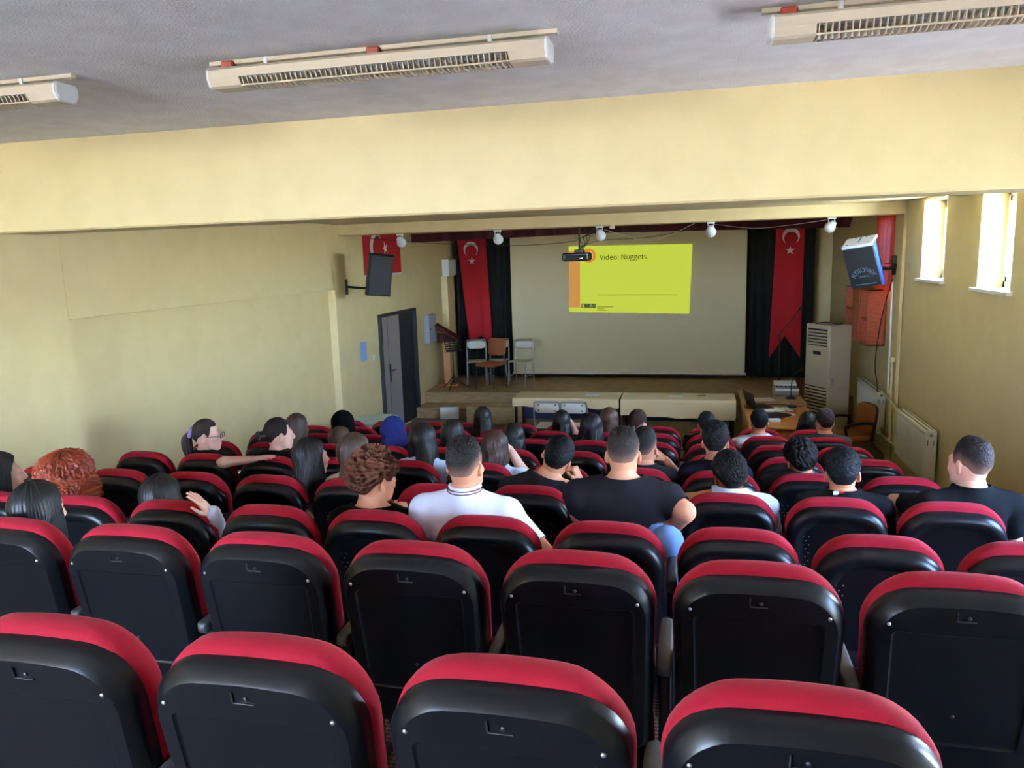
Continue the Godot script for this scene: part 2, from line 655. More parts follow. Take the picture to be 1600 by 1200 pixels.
# the outline of a seat back: h high from y0, wider above, crowned, round corners; n points
func back_outline(wt: float, wb: float, y0: float, y1: float, rt: float, rb: float, crown: float, z: float, inset := 0.0) -> PackedVector3Array:
	wt = wt / 2 - inset
	wb = wb / 2 - inset
	y0 += inset
	y1 -= inset
	rt = maxf(rt - inset * 0.6, 0.01)
	rb = maxf(rb - inset * 0.6, 0.01)
	var half := []
	for k in 4:
		half.append(Vector2(wb - rb, 0) * (k / 4.0) + Vector2(0, y0))
	for k in 7:
		var a := -PI / 2 + PI / 2 * k / 6.0
		half.append(Vector2(wb - rb + cos(a) * rb, y0 + rb + sin(a) * rb))
	for k in range(1, 6):
		var f := k / 6.0
		half.append(Vector2(lerpf(wb, wt, f), lerpf(y0 + rb, y1 - crown - rt, f)))
	for k in 9:
		var a := PI / 2 * k / 8.0
		half.append(Vector2(wt - rt + cos(a) * rt, y1 - crown - rt + sin(a) * rt))
	var x1 := wt - rt
	for k in range(1, 6):
		var f := k / 5.0
		half.append(Vector2(x1 * (1 - f), 0) + Vector2(0, y1 - crown))
	for k in half.size():
		var p: Vector2 = half[k]
		if p.y > (y0 + y1) / 2:  # the crown lifts the top
			var u := clampf(absf(p.x) / wt, 0, 1)
			p.y += crown * (1 - u * u) * clampf((p.y - (y0 + y1) / 2) / ((y1 - y0) / 2), 0, 1)
			half[k] = p
	var out := PackedVector3Array()
	for p in half:
		out.append(Vector3(p.x, p.y, z))
	for k in range(half.size() - 2, 0, -1):
		out.append(Vector3(-half[k].x, half[k].y, z))
	return out


func seat_lean(lean: float, y1: float) -> Transform3D:
	# parts of the back are built upright with the top rim at z = 0, then leaned about that rim
	var b := Basis(Vector3.RIGHT, lean)
	return Transform3D(b, Vector3(0, y1, 0) - b * Vector3(0, y1, 0))


func make_seat(plain: bool, folded: bool, shell: bool, last_arm: bool) -> Node3D:
	var o := Node3D.new()
	var y1 := 0.972 if plain else 0.872
	var top := 0.996 if plain else 0.904
	var lean := seat_lean(0.17, top)
	var P := M("seat_plastic")
	var F := M("seat_fabric")
	var wt := 0.495
	var wb := 0.468
	if shell:
		var g := Geo.new()
		if plain:
			var y0 := 0.30
			var rim := back_outline(wt, wb, y0, y1, 0.12, 0.05, 0.018, 0.030, 0.025)
			g.loft([back_outline(wt, wb, y0, y1, 0.12, 0.05, 0.018, -0.035),
				back_outline(wt, wb, y0, y1, 0.12, 0.05, 0.018, -0.004),
				back_outline(wt, wb, y0, y1, 0.12, 0.05, 0.018, 0.004, 0.004),
				back_outline(wt, wb, y0, y1, 0.12, 0.05, 0.018, 0.025, 0.019),
				rim], true, false, 1)
			var pw := wt - 0.12
			var pb := wb - 0.11
			g.loft([rim,
				back_outline(pw, pb, y0 + 0.17, y1 - 0.115, 0.02, 0.015, -0.004, 0.0325, 0.0)], false, false, 3)
			g.loft([back_outline(pw, pb, y0 + 0.17, y1 - 0.115, 0.02, 0.015, -0.004, 0.0325, 0.0),
				back_outline(pw, pb, y0 + 0.17, y1 - 0.115, 0.02, 0.015, -0.004, 0.0265, 0.004),
				back_outline(pw, pb, y0 + 0.17, y1 - 0.115, 0.02, 0.015, -0.004, 0.0263, 0.009)], false, true, 4, 5)
		else:
			var y0 := 0.30
			g.loft([back_outline(wt, wb, y0, y1, 0.13, 0.07, 0.028, -0.04),
				back_outline(wt + 0.004, wb, y0, y1, 0.13, 0.07, 0.028, -0.012),
				back_outline(wt + 0.004, wb, y0, y1, 0.13, 0.07, 0.028, 0.004, 0.003),
				back_outline(wt, wb, y0, y1, 0.13, 0.07, 0.028, 0.020, 0.012),
				back_outline(wt, wb, y0, y1, 0.13, 0.07, 0.028, 0.030, 0.026),
				back_outline(wt, wb, y0, y1, 0.13, 0.07, 0.028, 0.031, 0.040),
				back_outline(wt, wb, y0, y1, 0.13, 0.07, 0.028, 0.023, 0.054),
				back_outline(wt, wb, y0, y1, 0.13, 0.07, 0.028, 0.006, 0.068),
				back_outline(wt, wb, y0, y1, 0.13, 0.07, 0.028, 0.000, 0.085)], true, true, 1, 2)
		g.moved(lean)
		put("back_shell", g.mesh(), P, o)
		if plain:
			var c := Geo.new()
			c.box(Vector3(0.0, 0.905, 0.0335), Vector3(0.050, 0.003, 0.006), Basis(), 0.001)
			c.box(Vector3(-0.025, 0.919, 0.0335), Vector3(0.003, 0.028, 0.006), Basis(), 0.001)
			c.moved(lean)
			put("clip", c.mesh(), M("clip_grey"), o)
			for p in [[-0.197, 0.882], [0.197, 0.882], [0.0, 0.575], [0.006, 0.917]]:
				var s := Geo.new()
				s.lathe([[0.0035, 0.0], [0.0055, 0.001], [0.0055, 0.003], [0.002, 0.0045]], Vector3(p[0], p[1], 0.0315 if p[1] > 0.6 else 0.0262), Basis(Vector3.RIGHT, PI / 2), 10)
				s.moved(lean)
				put("screw", s.mesh(), M("screw_steel") if p[1] > 0.85 and p[0] != 0.006 else M("clip_grey"), o)
		else:
			var hg := Geo.new()
			for s in [-1, 1]:
				for r in 8:
					for k in (2 if r % 2 == 0 else 1):
						var p := Vector3(s * (0.135 + 0.030 * k + (0.015 if r % 2 else 0.0)), 0.70 - 0.024 * r, 0.0)
						hg.lathe([[0.0038, 0.0], [0.0038, 0.0012]], p, Basis(Vector3.RIGHT, PI / 2), 6)
			hg.moved(lean)
			var ho := put("perforation", hg.mesh(), M("hole_light"), o)
			ho.set_meta("kind", "stuff")
	# the padded back
	var bz := 0.0 if shell else 0.03
	var g2 := Geo.new()
	var n := 0.108
	g2.loft([back_outline(wt, wb, 0.44, top, 0.135, 0.06, 0.03, bz - 0.030, 0.008),
		back_outline(wt + 0.004, wb, 0.44, top, 0.135, 0.06, 0.03, bz - 0.040, 0.0),
		back_outline(wt + 0.006, wb + 0.006, 0.44, top, 0.14, 0.06, 0.03, bz - 0.062, -0.002),
		back_outline(wt + 0.006, wb + 0.006, 0.44, top, 0.14, 0.06, 0.03, bz - 0.085, 0.002),
		back_outline(wt, wb, 0.44, top, 0.13, 0.06, 0.03, bz - n, 0.018),
		back_outline(wt, wb, 0.44, top, 0.13, 0.06, 0.03, bz - n - 0.012, 0.045),
		back_outline(wt, wb, 0.44, top, 0.13, 0.06, 0.03, bz - n - 0.014, 0.10)], true, true, 1, 1)
	g2.moved(lean)
	put("back_cushion", g2.mesh(), F, o)
	# the tip-up seat
	var sc := Geo.new()
	var sp := Geo.new()
	var tx: Transform3D
	if folded:
		tx = Transform3D(Basis(Vector3.RIGHT, -1.25), Vector3(0, 0.44, -0.20))
	else:
		tx = Transform3D(Basis(Vector3.RIGHT, 0.06), Vector3(0, 0.40, -0.19))
	# built lying: x across, z from 0 (hinge) to -0.46, y up
	var rings := []
	for e in [[-0.02, 0.40, 0.012], [0.0, 0.44, 0.0], [0.045, 0.47, -0.004], [0.085, 0.45, 0.01], [0.10, 0.36, 0.05]]:
		var ring := PackedVector3Array()
		for k in 28:
			var a := TAU * k / 28
			var cx: float = signf(cos(a)) * pow(absf(cos(a)), 0.45) * e[1] / 2
			var cz: float = signf(sin(a)) * pow(absf(sin(a)), 0.5) * (0.225 - e[2])
			ring.append(Vector3(cx, e[0] + 0.018 * sin(a) * -1.0, -0.23 + cz))
		rings.append(ring)
	sc.loft(rings, true, true, 1, 1)
	sc.moved(tx)
	put("seat_cushion", sc.mesh(), F, o)
	sp.box(Vector3(0, -0.035, -0.22), Vector3(0.40, 0.035, 0.40), Basis(), 0.012)
	sp.moved(tx)
	put("seat_pan", sp.mesh(), M("seat_frame"), o)
	# standards and armrests between the seats
	for s in ([-1, 1] if last_arm else [-1]):
		var x: float = s * SEAT_DX / 2
		var ag := Geo.new()
		var ar := []
		for e in [[0.02, 0.012], [0.01, 0.0], [-0.02, -0.002], [-0.28, -0.002], [-0.31, 0.003], [-0.325, 0.012]]:
			var ring := PackedVector3Array()
			for k in 16:
				var a := TAU * k / 16
				ring.append(Vector3(x + signf(cos(a)) * pow(absf(cos(a)), 0.5) * (0.0225 - e[1]), 0.635 + signf(sin(a)) * pow(absf(sin(a)), 0.5) * (0.022 - e[1] * 0.7), e[0] - 0.06))
			ar.append(ring)
		ag.loft(ar, true, true, 1, 1)
		put("armrest", ag.mesh(), M("armrest_plastic"), o)
		var lg := Geo.new()
		lg.box(Vector3(x, 0.31, -0.21), Vector3(0.035, 0.61, 0.24), Basis(), 0.008)
		lg.box(Vector3(x, 0.012, -0.21), Vector3(0.06, 0.024, 0.34), Basis(), 0.006)
		put("leg", lg.mesh(), M("seat_frame"), o)
	return o


const ORDINAL := ["first", "second", "third", "fourth", "fifth", "sixth", "seventh", "eighth", "ninth", "tenth", "eleventh", "twelfth"]
# which seats of each row the photograph can show, from the door wall to the window wall
const ROW_COLS := [[-3, 0], [-5, 2], [-8, 2], [-8, 2], [-8, 2], [-8, 2], [-8, 2], [-8, 2], [-8, 2]]
const ROW_SAID := ["rearmost row", "second row from the back", "third row from the back", "fourth row from the back", "middle row", "fourth row from the stage", "third row from the stage", "second row from the stage", "front row before the stage"]
const TAKEN := {1: [-5], 2: [-7, -6, -5, -3, -2, -1], 3: [-5, -4, -2, 0, 1, 2], 4: [-7, -6, -4, -3, -1, 0, 1], 5: [-7, -6, -5, -4, -3], 6: [-6, -2], 7: [-4, -3, -2, -1, 0, 1, 2], 8: [2]}


func build_seats() -> void:
	var kinds := {}
	for i in 9:
		for c in range(ROW_COLS[i][0], ROW_COLS[i][1] + 1):
			var taken: bool = TAKEN.has(i) and c in TAKEN[i]
			var plain := i < 2
			var bare := i == 3 and c == -3
			var last: bool = c == 2 or (c == ROW_COLS[i][1])
			var key := [plain, taken, bare, last]
			var o: Node3D
			if kinds.has(key):
				o = kinds[key].duplicate()
			else:
				o = make_seat(plain, not taken, not bare, last)
				kinds[key] = o
				o = o.duplicate()
			o.name = numbered("auditorium_seat")
			o.position = Vector3(col_x(c), row_y(i), row_z(i))
			add_child(o)
			var from_window: String = ORDINAL[2 - c]
			var look := "occupied red seat"
			if bare:
				look = "red seat missing its black shell"
			elif plain:
				look = ("occupied " if taken else "empty ") + "red seat, flat black back"
			elif not taken:
				look = "empty red seat, dimpled black back"
			meta(o, "%s, %s, %s from window wall" % [look, ROW_SAID[i], from_window], "auditorium seat", "red and black seats of the %s" % ROW_SAID[i])
	for k in kinds:
		kinds[k].free()


# ------------------------------------------------------------------ the stage and what stands before it
func star(c: Vector2, r: float, turn: float) -> PackedVector2Array:
	var p := PackedVector2Array()
	for k in 10:
		var a := turn + TAU * k / 10
		p.append(c + Vector2(cos(a), sin(a)) * (r if k % 2 == 0 else r * 0.38))
	return p


func crescent(c: Vector2, r: float, turn: float) -> PackedVector2Array:
	var p := PackedVector2Array()
	var off := 0.25 * r
	var ri := 0.80 * r
	var ca := clampf((r * r + off * off - ri * ri) / (2 * r * off), -1, 1)
	var a0 := acos(ca)
	for k in 33:
		var a := lerpf(a0, TAU - a0, k / 32.0)
		p.append(c + Vector2(cos(a + turn), sin(a + turn)) * r)
	var tip := Vector2(cos(a0) * r - off, sin(a0) * r)
	var b0 := tip.angle()
	for k in range(1, 32):
		var a := lerpf(TAU - b0, b0, k / 32.0)
		p.append(c + (Vector2(off, 0) + Vector2(cos(a), sin(a)) * ri).rotated(turn))
	return p


# cloth hanging in folds: x from..to at top and at bottom, y top..bottom, z; lower edge cut by notch(u)
func drape(x0: float, x1: float, b0: float, b1: float, y1: float, y0: float, z: float, folds: float, depth: float, notch := 0.0, n := 60) -> ArrayMesh:
	var g := Geo.new()
	var rows := 16
	var P := func(u: float, v: float, s: float) -> Vector3:
		var yb := y0 + notch * (1.0 - absf(2.0 * u - 1.0))
		var x := lerpf(lerpf(x0, x1, u), lerpf(b0, b1, u), v)
		var f := depth * (0.35 + 0.65 * v) * sin(u * folds * TAU + sin(u * 9.0) * 0.8 + v * 0.5)
		return Vector3(x, lerpf(y1, yb, v), z + f + s)
	for s in [-0.004, 0.004]:
		for i in n:
			for j in rows:
				var a: Vector3 = P.call(float(i) / n, float(j) / rows, s)
				var b: Vector3 = P.call(float(i + 1) / n, float(j) / rows, s)
				var c: Vector3 = P.call(float(i + 1) / n, float(j + 1) / rows, s)
				var d: Vector3 = P.call(float(i) / n, float(j + 1) / rows, s)
				if s > 0:
					g.q(a, b, c, d, 1)
				else:
					g.q(a, d, c, b, 2)
	for j in rows:
		for u in [0.0, 1.0]:
			g.q(P.call(u, float(j) / rows, -0.004), P.call(u, float(j) / rows, 0.004), P.call(u, float(j + 1) / rows, 0.004), P.call(u, float(j + 1) / rows, -0.004), 3)
	for i in n:
		g.q(P.call(float(i) / n, 1.0, -0.004), P.call(float(i) / n, 1.0, 0.004), P.call(float(i + 1) / n, 1.0, 0.004), P.call(float(i + 1) / n, 1.0, -0.004), 4)
	return g.mesh()


func plate(poly: PackedVector2Array, depth: float, at := Vector3.ZERO, b := Basis()) -> ArrayMesh:
	return Geo.new().plate(poly, depth, at, b).mesh()


func lettering(s: String, h: float, m: Material, parent: Node, at: Vector3, b := Basis(), called := "lettering", centred := true) -> void:
	var f := SystemFont.new()
	f.font_names = PackedStringArray(["Droid Sans"])
	var t := TextMesh.new()
	t.font = f
	t.text = s
	t.font_size = 32
	t.pixel_size = h / 32.0
	t.depth = 0.003
	t.horizontal_alignment = HORIZONTAL_ALIGNMENT_CENTER if centred else HORIZONTAL_ALIGNMENT_LEFT
	var o := put(called, t, m, parent)
	o.transform = Transform3D(b, at)


func build_stage() -> void:
	# platform with two steps at the door wall
	var s := Node3D.new()
	s.name = "floor_stage"
	add_child(s)
	s.set_meta("kind", "structure")
	put("stage_top", span(Vector3(XL, 0.36, -15.95), Vector3(XR + 0.2, 0.40, -13.48), 0.004), M("stage_wood"), s)
	put("stage_front", span(Vector3(XL, 0.0, -15.9), Vector3(XR + 0.2, 0.36, -13.5), 0.0), M("stage_wood"), s)
	put("step", span(Vector3(XL, 0.0, -13.5), Vector3(-3.86, 0.19, -12.98), 0.006), M("stage_wood"), s)
	# black back curtains, banners, screen, valance
	single("stage_curtain", drape(-4.80, -3.40, -4.80, -3.46, 3.5, 0.41, -15.42, 9, 0.035), M("black_cloth"), "black stage curtain beside the screen, behind the plastic chairs", "curtain", "black stage curtains")
	single("stage_curtain", drape(0.98, 2.24, 0.98, 2.26, 3.5, 0.41, -15.42, 8, 0.035), M("black_cloth"), "black stage curtain between the screen and the air conditioner", "curtain", "black stage curtains")
	banner(Vector3(-4.73, -4.11, 3.5), Vector3(-4.52, -4.03, 1.06), 0.20, Vector2(-4.415, 3.04), Vector2(-4.40, 2.80), "red swallow-tailed flag banner hanging above the stacked plastic chairs")
	banner(Vector3(1.545, 2.04, 3.5), Vector3(1.46, 2.03, 0.80), 0.42, Vector2(1.80, 3.09), Vector2(1.79, 2.83), "red swallow-tailed flag banner hanging near the tall air conditioner")
	single("stage_valance", drape(-4.88, 2.50, -4.86, 2.40, 3.53, 3.17, -13.1, 26, 0.03, 0.05, 220), M("maroon_cloth"), "dark maroon valance hanging above the projection screen", "valance")
	var sc := thing("projection_screen", "large white roll-down projection screen hanging over the stage", "screen", Vector3(-1.29, 0.5, -15.2))
	var cl := Geo.new()
	var ring := []
	for k in 13:
		var u := k / 12.0
		ring.append(Vector3(0, u * 2.90, 0.02 * sin(u * PI)))
	for k in 12:
		for w in 10:
			var xa := lerpf(-2.27, 2.30, w / 10.0) - 0.0
			var xb := lerpf(-2.27, 2.30, (w + 1) / 10.0)
			var up := Vector3(0, 0, 0)
			cl.q(Vector3(xa, ring[k + 1].y, ring[k + 1].z), Vector3(xb, ring[k + 1].y, ring[k + 1].z), Vector3(xb, ring[k].y, ring[k].z) + up, Vector3(xa, ring[k].y, ring[k].z), 1)
			cl.q(Vector3(xa, ring[k + 1].y, ring[k + 1].z - 0.004), Vector3(xa, ring[k].y, ring[k].z - 0.004), Vector3(xb, ring[k].y, ring[k].z - 0.004), Vector3(xb, ring[k + 1].y, ring[k + 1].z - 0.004), 2)
	put("screen_fabric", cl.mesh(), M("screen_cloth"), sc)
	put("weight_bar", tubed([Vector3(-2.29, 0.0, 0), Vector3(2.33, 0.0, 0)], 0.022, 10), M("cream_plastic"), sc)
	put("housing", Geo.new().box(Vector3(0, 2.94, 0), Vector3(4.75, 0.10, 0.11), Basis(), 0.02).mesh(), M("white_plastic"), sc)
	slide()
	# lectern and music stand
	var le := thing("lectern", "wooden lectern with a dark red sloping top by the stage wall", "lectern", Vector3(-4.68, 0.4, -14.25), 0.25)
	put("post", Geo.new().box(Vector3(0, 0.5, 0.0), Vector3(0.14, 0.96, 0.12), Basis(), 0.01).mesh(), M("desk_wood"), le)
	put("foot", Geo.new().box(Vector3(0, 0.02, 0.0), Vector3(0.40, 0.04, 0.34), Basis(), 0.01).mesh(), M("desk_wood"), le)
	put("slanted_top", Geo.new().box(Vector3(0.02, 1.06, 0.02), Vector3(0.54, 0.05, 0.50), Basis(Vector3.BACK, -0.58), 0.012).mesh(), M("dark_red_wood"), le)
	put("shelf", Geo.new().box(Vector3(0, 0.93, -0.04), Vector3(0.34, 0.16, 0.22), Basis(), 0.01).mesh(), M("dark_red_wood"), le)
	var ms := thing("music_stand", "black metal music stand with slotted desk before the lectern", "music stand", Vector3(-4.42, 0.4, -13.80), 0.9)
	put("pole", tubed([Vector3(0, 0.12, 0), Vector3(0, 0.5, 0), Vector3(0, 0.74, 0)], 0.014, 8), M("black_metal"), ms)
	for k in 3:
		var a := TAU * k / 3 + 0.4
		var e := Vector3(cos(a), 0, sin(a))
		put("leg", tubed([Vector3(0, 0.26, 0), e * 0.14 + Vector3(0, 0.12, 0), e * 0.30 + Vector3(0, 0.012, 0)], 0.011, 6), M("black_metal"), ms)
	var bd := Geo.new()
	var tb := Basis(Vector3.RIGHT, -0.35)
	var dc := Vector3(0, 0.86, 0)
	for k in 6:
		bd.box(dc + tb * Vector3(0, -0.12 + 0.046 * k, 0), Vector3(0.34, 0.022 if k > 0 else 0.04, 0.006), tb, 0.001)
	for x in [-0.165, -0.055, 0.055, 0.165]:
		bd.box(dc + tb * Vector3(x, 0, 0), Vector3(0.014, 0.27, 0.006), tb, 0.001)
	bd.box(dc + tb * Vector3(0, -0.14, 0.035), Vector3(0.34, 0.006, 0.07), tb, 0.001)
	put("desk", bd.mesh(), M("black_metal"), ms)
	# chairs on the stage
	var wl := ["white plastic-backed chair nearest the lectern, under the flag banner", "white plastic-backed chair half hidden behind the brown chair", "white plastic-backed chair in front of the screen edge"]
	var wp := [Vector3(-4.13, 0.4, -14.42), Vector3(-3.72, 0.4, -14.55), Vector3(-3.24, 0.4, -14.42)]
	wl[0] = "white plastic-backed chair beside the music stand, under the flag banner"
	for k in 3:
		school_chair(wp[k], PI + [0.25, 0.1, -0.2][k], wl[k], "white chairs on the stage")
	var bc := thing("brown_chair", "brown upholstered chair standing before the white chairs on stage", "chair", Vector3(-3.74, 0.4, -14.02), PI - 0.35)
	put("seat", Geo.new().box(Vector3(0, 0.45, 0), Vector3(0.44, 0.06, 0.44), Basis(), 0.025).mesh(), M("orange_vinyl"), bc)
	put("backrest", pad_back(0.42, 0.34, Vector3(0, 0.76, 0.23), 0.12), M("orange_vinyl"), bc)
	for sx in [-1, 1]:
		put("leg", tubed([Vector3(sx * 0.19, 0.43, -0.18), Vector3(sx * 0.21, 0.0, -0.22)], 0.011), M("black_metal"), bc)
		put("leg", tubed([Vector3(sx * 0.15, 0.70, 0.245), Vector3(sx * 0.19, 0.42, 0.19), Vector3(sx * 0.21, 0.0, 0.24)], 0.011), M("black_metal"), bc)
	# two cloth-covered tables before the stage
	cloth_table(-2.62, -1.04, -11.70, -11.10, 0.635, 0.615, "cream cloth-covered table with two steel chairs pushed up to it", "cream tablecloth with a short drop, over the table behind two chairs")
	cloth_table(-0.99, 0.62, -11.70, -11.10, 0.53, 0.47, "cream cloth-covered table standing next to the laptop desk", "cream tablecloth with a long drop, over the table near the desk")
	single("table_paper", Geo.new().box(Vector3(-1.46, 0.763, -11.42), Vector3(0.21, 0.003, 0.15), Basis(Vector3.UP, 0.1), 0.0005).mesh(), M("paper"), "white sheet of paper lying on the table behind two chairs", "paper")
	single("table_paper", Geo.new().box(Vector3(-0.22, 0.763, -11.42), Vector3(0.20, 0.003, 0.13), Basis(Vector3.UP, -0.1), 0.0005).mesh(), M("paper"), "pale sheet of paper lying on the longer-draped table", "paper")
	var pn := Geo.new().tube([Vector3(0.10, 0.767, -11.42), Vector3(0.22, 0.767, -11.45)], 0.006, 6).mesh()
	single("pen", pn, M("black_metal"), "small dark pen lying on the longer-draped cream table", "pen")
	school_chair(Vector3(-1.975, 0, -10.62), PI + PI, "steel-framed white chair facing the stage, nearer the door wall", "chairs before the cloth tables", true)
	school_chair(Vector3(-1.595, 0, -10.62), PI + PI, "steel-framed white chair facing the stage, nearer the window wall", "chairs before the cloth tables", true)
	single("wooden_box", Geo.new().box(Vector3(-3.36, 0.16, -12.72), Vector3(0.92, 0.32, 0.34), Basis(), 0.008).mesh(), M("board_wood"), "low pale wooden box standing against the stage front", "box")
	single("leaning_board", Geo.new().box(Vector3(-4.25, 0.11, -12.93), Vector3(0.34, 0.22, 0.02), Basis(Vector3.UP, 0.2) * Basis(Vector3.RIGHT, -0.25), 0.003).mesh(), M("paper"), "small white board leaning against the stage step", "board")
	var rt := thing("round_table", "pale round table by the door wall beyond the rows", "table", Vector3(-4.2, 0, -9.55))
	put("tabletop", Geo.new().lathe([[0.30, 0.70], [0.32, 0.71], [0.32, 0.735], [0.31, 0.745]], Vector3.ZERO, Basis(), 32).mesh(), M("pale_top"), rt)
	put("pedestal", Geo.new().lathe([[0.20, 0.0], [0.20, 0.02], [0.04, 0.05], [0.035, 0.70]], Vector3.ZERO, Basis(), 20).mesh(), M("steel"), rt)
	desks()
	office_chair()
	air_conditioner()


func banner(t: Vector3, b: Vector3, notch: float, moon: Vector2, st: Vector2, label: String) -> void:
	var o := thing("flag_banner", label, "flag", Vector3.ZERO, 0.0, "flag banners on the stage curtain")
	put("cloth", drape(t.x, t.y, b.x, b.y, t.z, b.z, -15.33, 1.5, 0.012, notch, 30), M("flag_red"), o)
	put("crescent", plate(crescent(moon, 0.155, -PI / 2), 0.004, Vector3(0, 0, -15.30)), M("flag_white"), o)
	put("star", plate(star(st, 0.085, PI / 2), 0.004, Vector3(0, 0, -15.30)), M("flag_white"), o)


func pad_back(w: float, h: float, at: Vector3, lean: float) -> ArrayMesh:
	var rings := []
	for e in [[-0.018, 0.02], [-0.012, 0.004], [0.0, 0.0], [0.012, 0.004], [0.018, 0.02]]:
		var ring := PackedVector3Array()
		for k in 28:
			var a := TAU * k / 28
			ring.append(Vector3(signf(cos(a)) * pow(absf(cos(a)), 0.45) * (w / 2 - e[1]), signf(sin(a)) * pow(absf(sin(a)), 0.45) * (h / 2 - e[1]), e[0]))
		rings.append(ring)
	return Geo.new().loft(rings, true, true, 1, 1).moved(Transform3D(Basis(Vector3.RIGHT, lean), at)).mesh()


# a chair that faces -z in its own axes
func school_chair(at: Vector3, turn: float, label: String, group: String, bolts := false) -> void:
	var o := thing("school_chair", label, "chair", at, turn, group)
	put("backrest", pad_back(0.36, 0.155, Vector3(0, 0.755, 0.205), 0.08), M("cream_plastic"), o)
	put("seat", Geo.new().box(Vector3(0, 0.455, -0.01), Vector3(0.37, 0.018, 0.37), Basis(), 0.008).mesh(), M("cream_plastic"), o)
	put("back_frame", tubed(curve([Vector3(-0.19, 0.45, 0.17), Vector3(-0.19, 0.72, 0.215), Vector3(-0.175, 0.835, 0.228), Vector3(-0.13, 0.85, 0.23), Vector3(0.13, 0.85, 0.23), Vector3(0.175, 0.835, 0.228), Vector3(0.19, 0.72, 0.215), Vector3(0.19, 0.45, 0.17)], 30), 0.0115), M("steel"), o)
	for sx in [-1, 1]:
		put("leg", tubed([Vector3(sx * 0.175, 0.445, -0.17), Vector3(sx * 0.185, 0.0, -0.19)], 0.0115), M("steel"), o)
		put("leg", tubed([Vector3(sx * 0.19, 0.46, 0.17), Vector3(sx * 0.19, 0.0, 0.21)], 0.0115), M("steel"), o)
		put("stretcher", tubed([Vector3(sx * 0.18, 0.18, -0.18), Vector3(sx * 0.19, 0.18, 0.195)], 0.008, 6), M("steel"), o)
		if bolts:
			for y in [0.72, 0.80]:
				put("bolt", Geo.new().lathe([[0.010, 0.0], [0.010, 0.006], [0.006, 0.008]], Vector3(sx * 0.12, y, 0.225), Basis(Vector3.RIGHT, PI / 2), 10).mesh(), M("black_metal"), o)


func cloth_table(x0: float, x1: float, z0: float, z1: float, hem0: float, hem1: float, label: String, cloth: String) -> void:
	var o := thing("hall_table", label, "table", Vector3((x0 + x1) / 2, 0, (z0 + z1) / 2), 0.0, "cloth tables before the stage")
	var w := x1 - x0
	var d := z1 - z0
	put("tabletop", Geo.new().box(Vector3(0, 0.74, 0), Vector3(w, 0.025, d), Basis(), 0.004).mesh(), M("desk_wood"), o)
	for sx in [-1, 1]:
		for sz in [-1, 1]:
			put("leg", Geo.new().box(Vector3(sx * (w / 2 - 0.03), 0.364, sz * (d / 2 - 0.03)), Vector3(0.04, 0.728, 0.04), Basis(), 0.003).mesh(), M("black_metal"), o)
	put("modesty_panel", Geo.new().box(Vector3(0, 0.53, -0.15), Vector3(w - 0.1, 0.36, 0.018), Basis(), 0.003).mesh(), M("blue_board"), o)
	put("brace", Geo.new().box(Vector3(0, 0.12, -0.15), Vector3(w - 0.08, 0.04, 0.03), Basis(), 0.003).mesh(), M("board_wood"), o)
	# the cloth: over the top, down the near side to the hem, a little down the far side
	var g := Geo.new()
	var n := 40
	var prof := func(u: float, v: float) -> Vector3:
		var x := lerpf(x0 - 0.012, x1 + 0.012, u)
		var hem := lerpf(hem0, hem1, u) + 0.008 * sin(u * 21.0)
		if v < 0.15:
			return Vector3(x, lerpf(0.66, 0.756, v / 0.15), z0 - 0.010)
		if v < 0.6:
			return Vector3(x, 0.7575, lerpf(z0 - 0.006, z1 + 0.004, (v - 0.15) / 0.45))
		var f := (v - 0.6) / 0.4
		return Vector3(x, lerpf(0.756, hem, f), z1 + 0.012 + f * (0.015 + 0.014 * sin(u * 17.0 + 1.0) + 0.008 * sin(u * 41.0)))
	for i in n:
		for j in 20:
			var a: Vector3 = prof.call(float(i) / n, j / 20.0)
			var b: Vector3 = prof.call(float(i + 1) / n, j / 20.0)
			var c: Vector3 = prof.call(float(i + 1) / n, (j + 1) / 20.0)
			var e: Vector3 = prof.call(float(i) / n, (j + 1) / 20.0)
			g.q(a, b, c, e, 1)
	single("tablecloth", g.mesh(), M("tablecloth"), cloth, "tablecloth", "cream tablecloths")


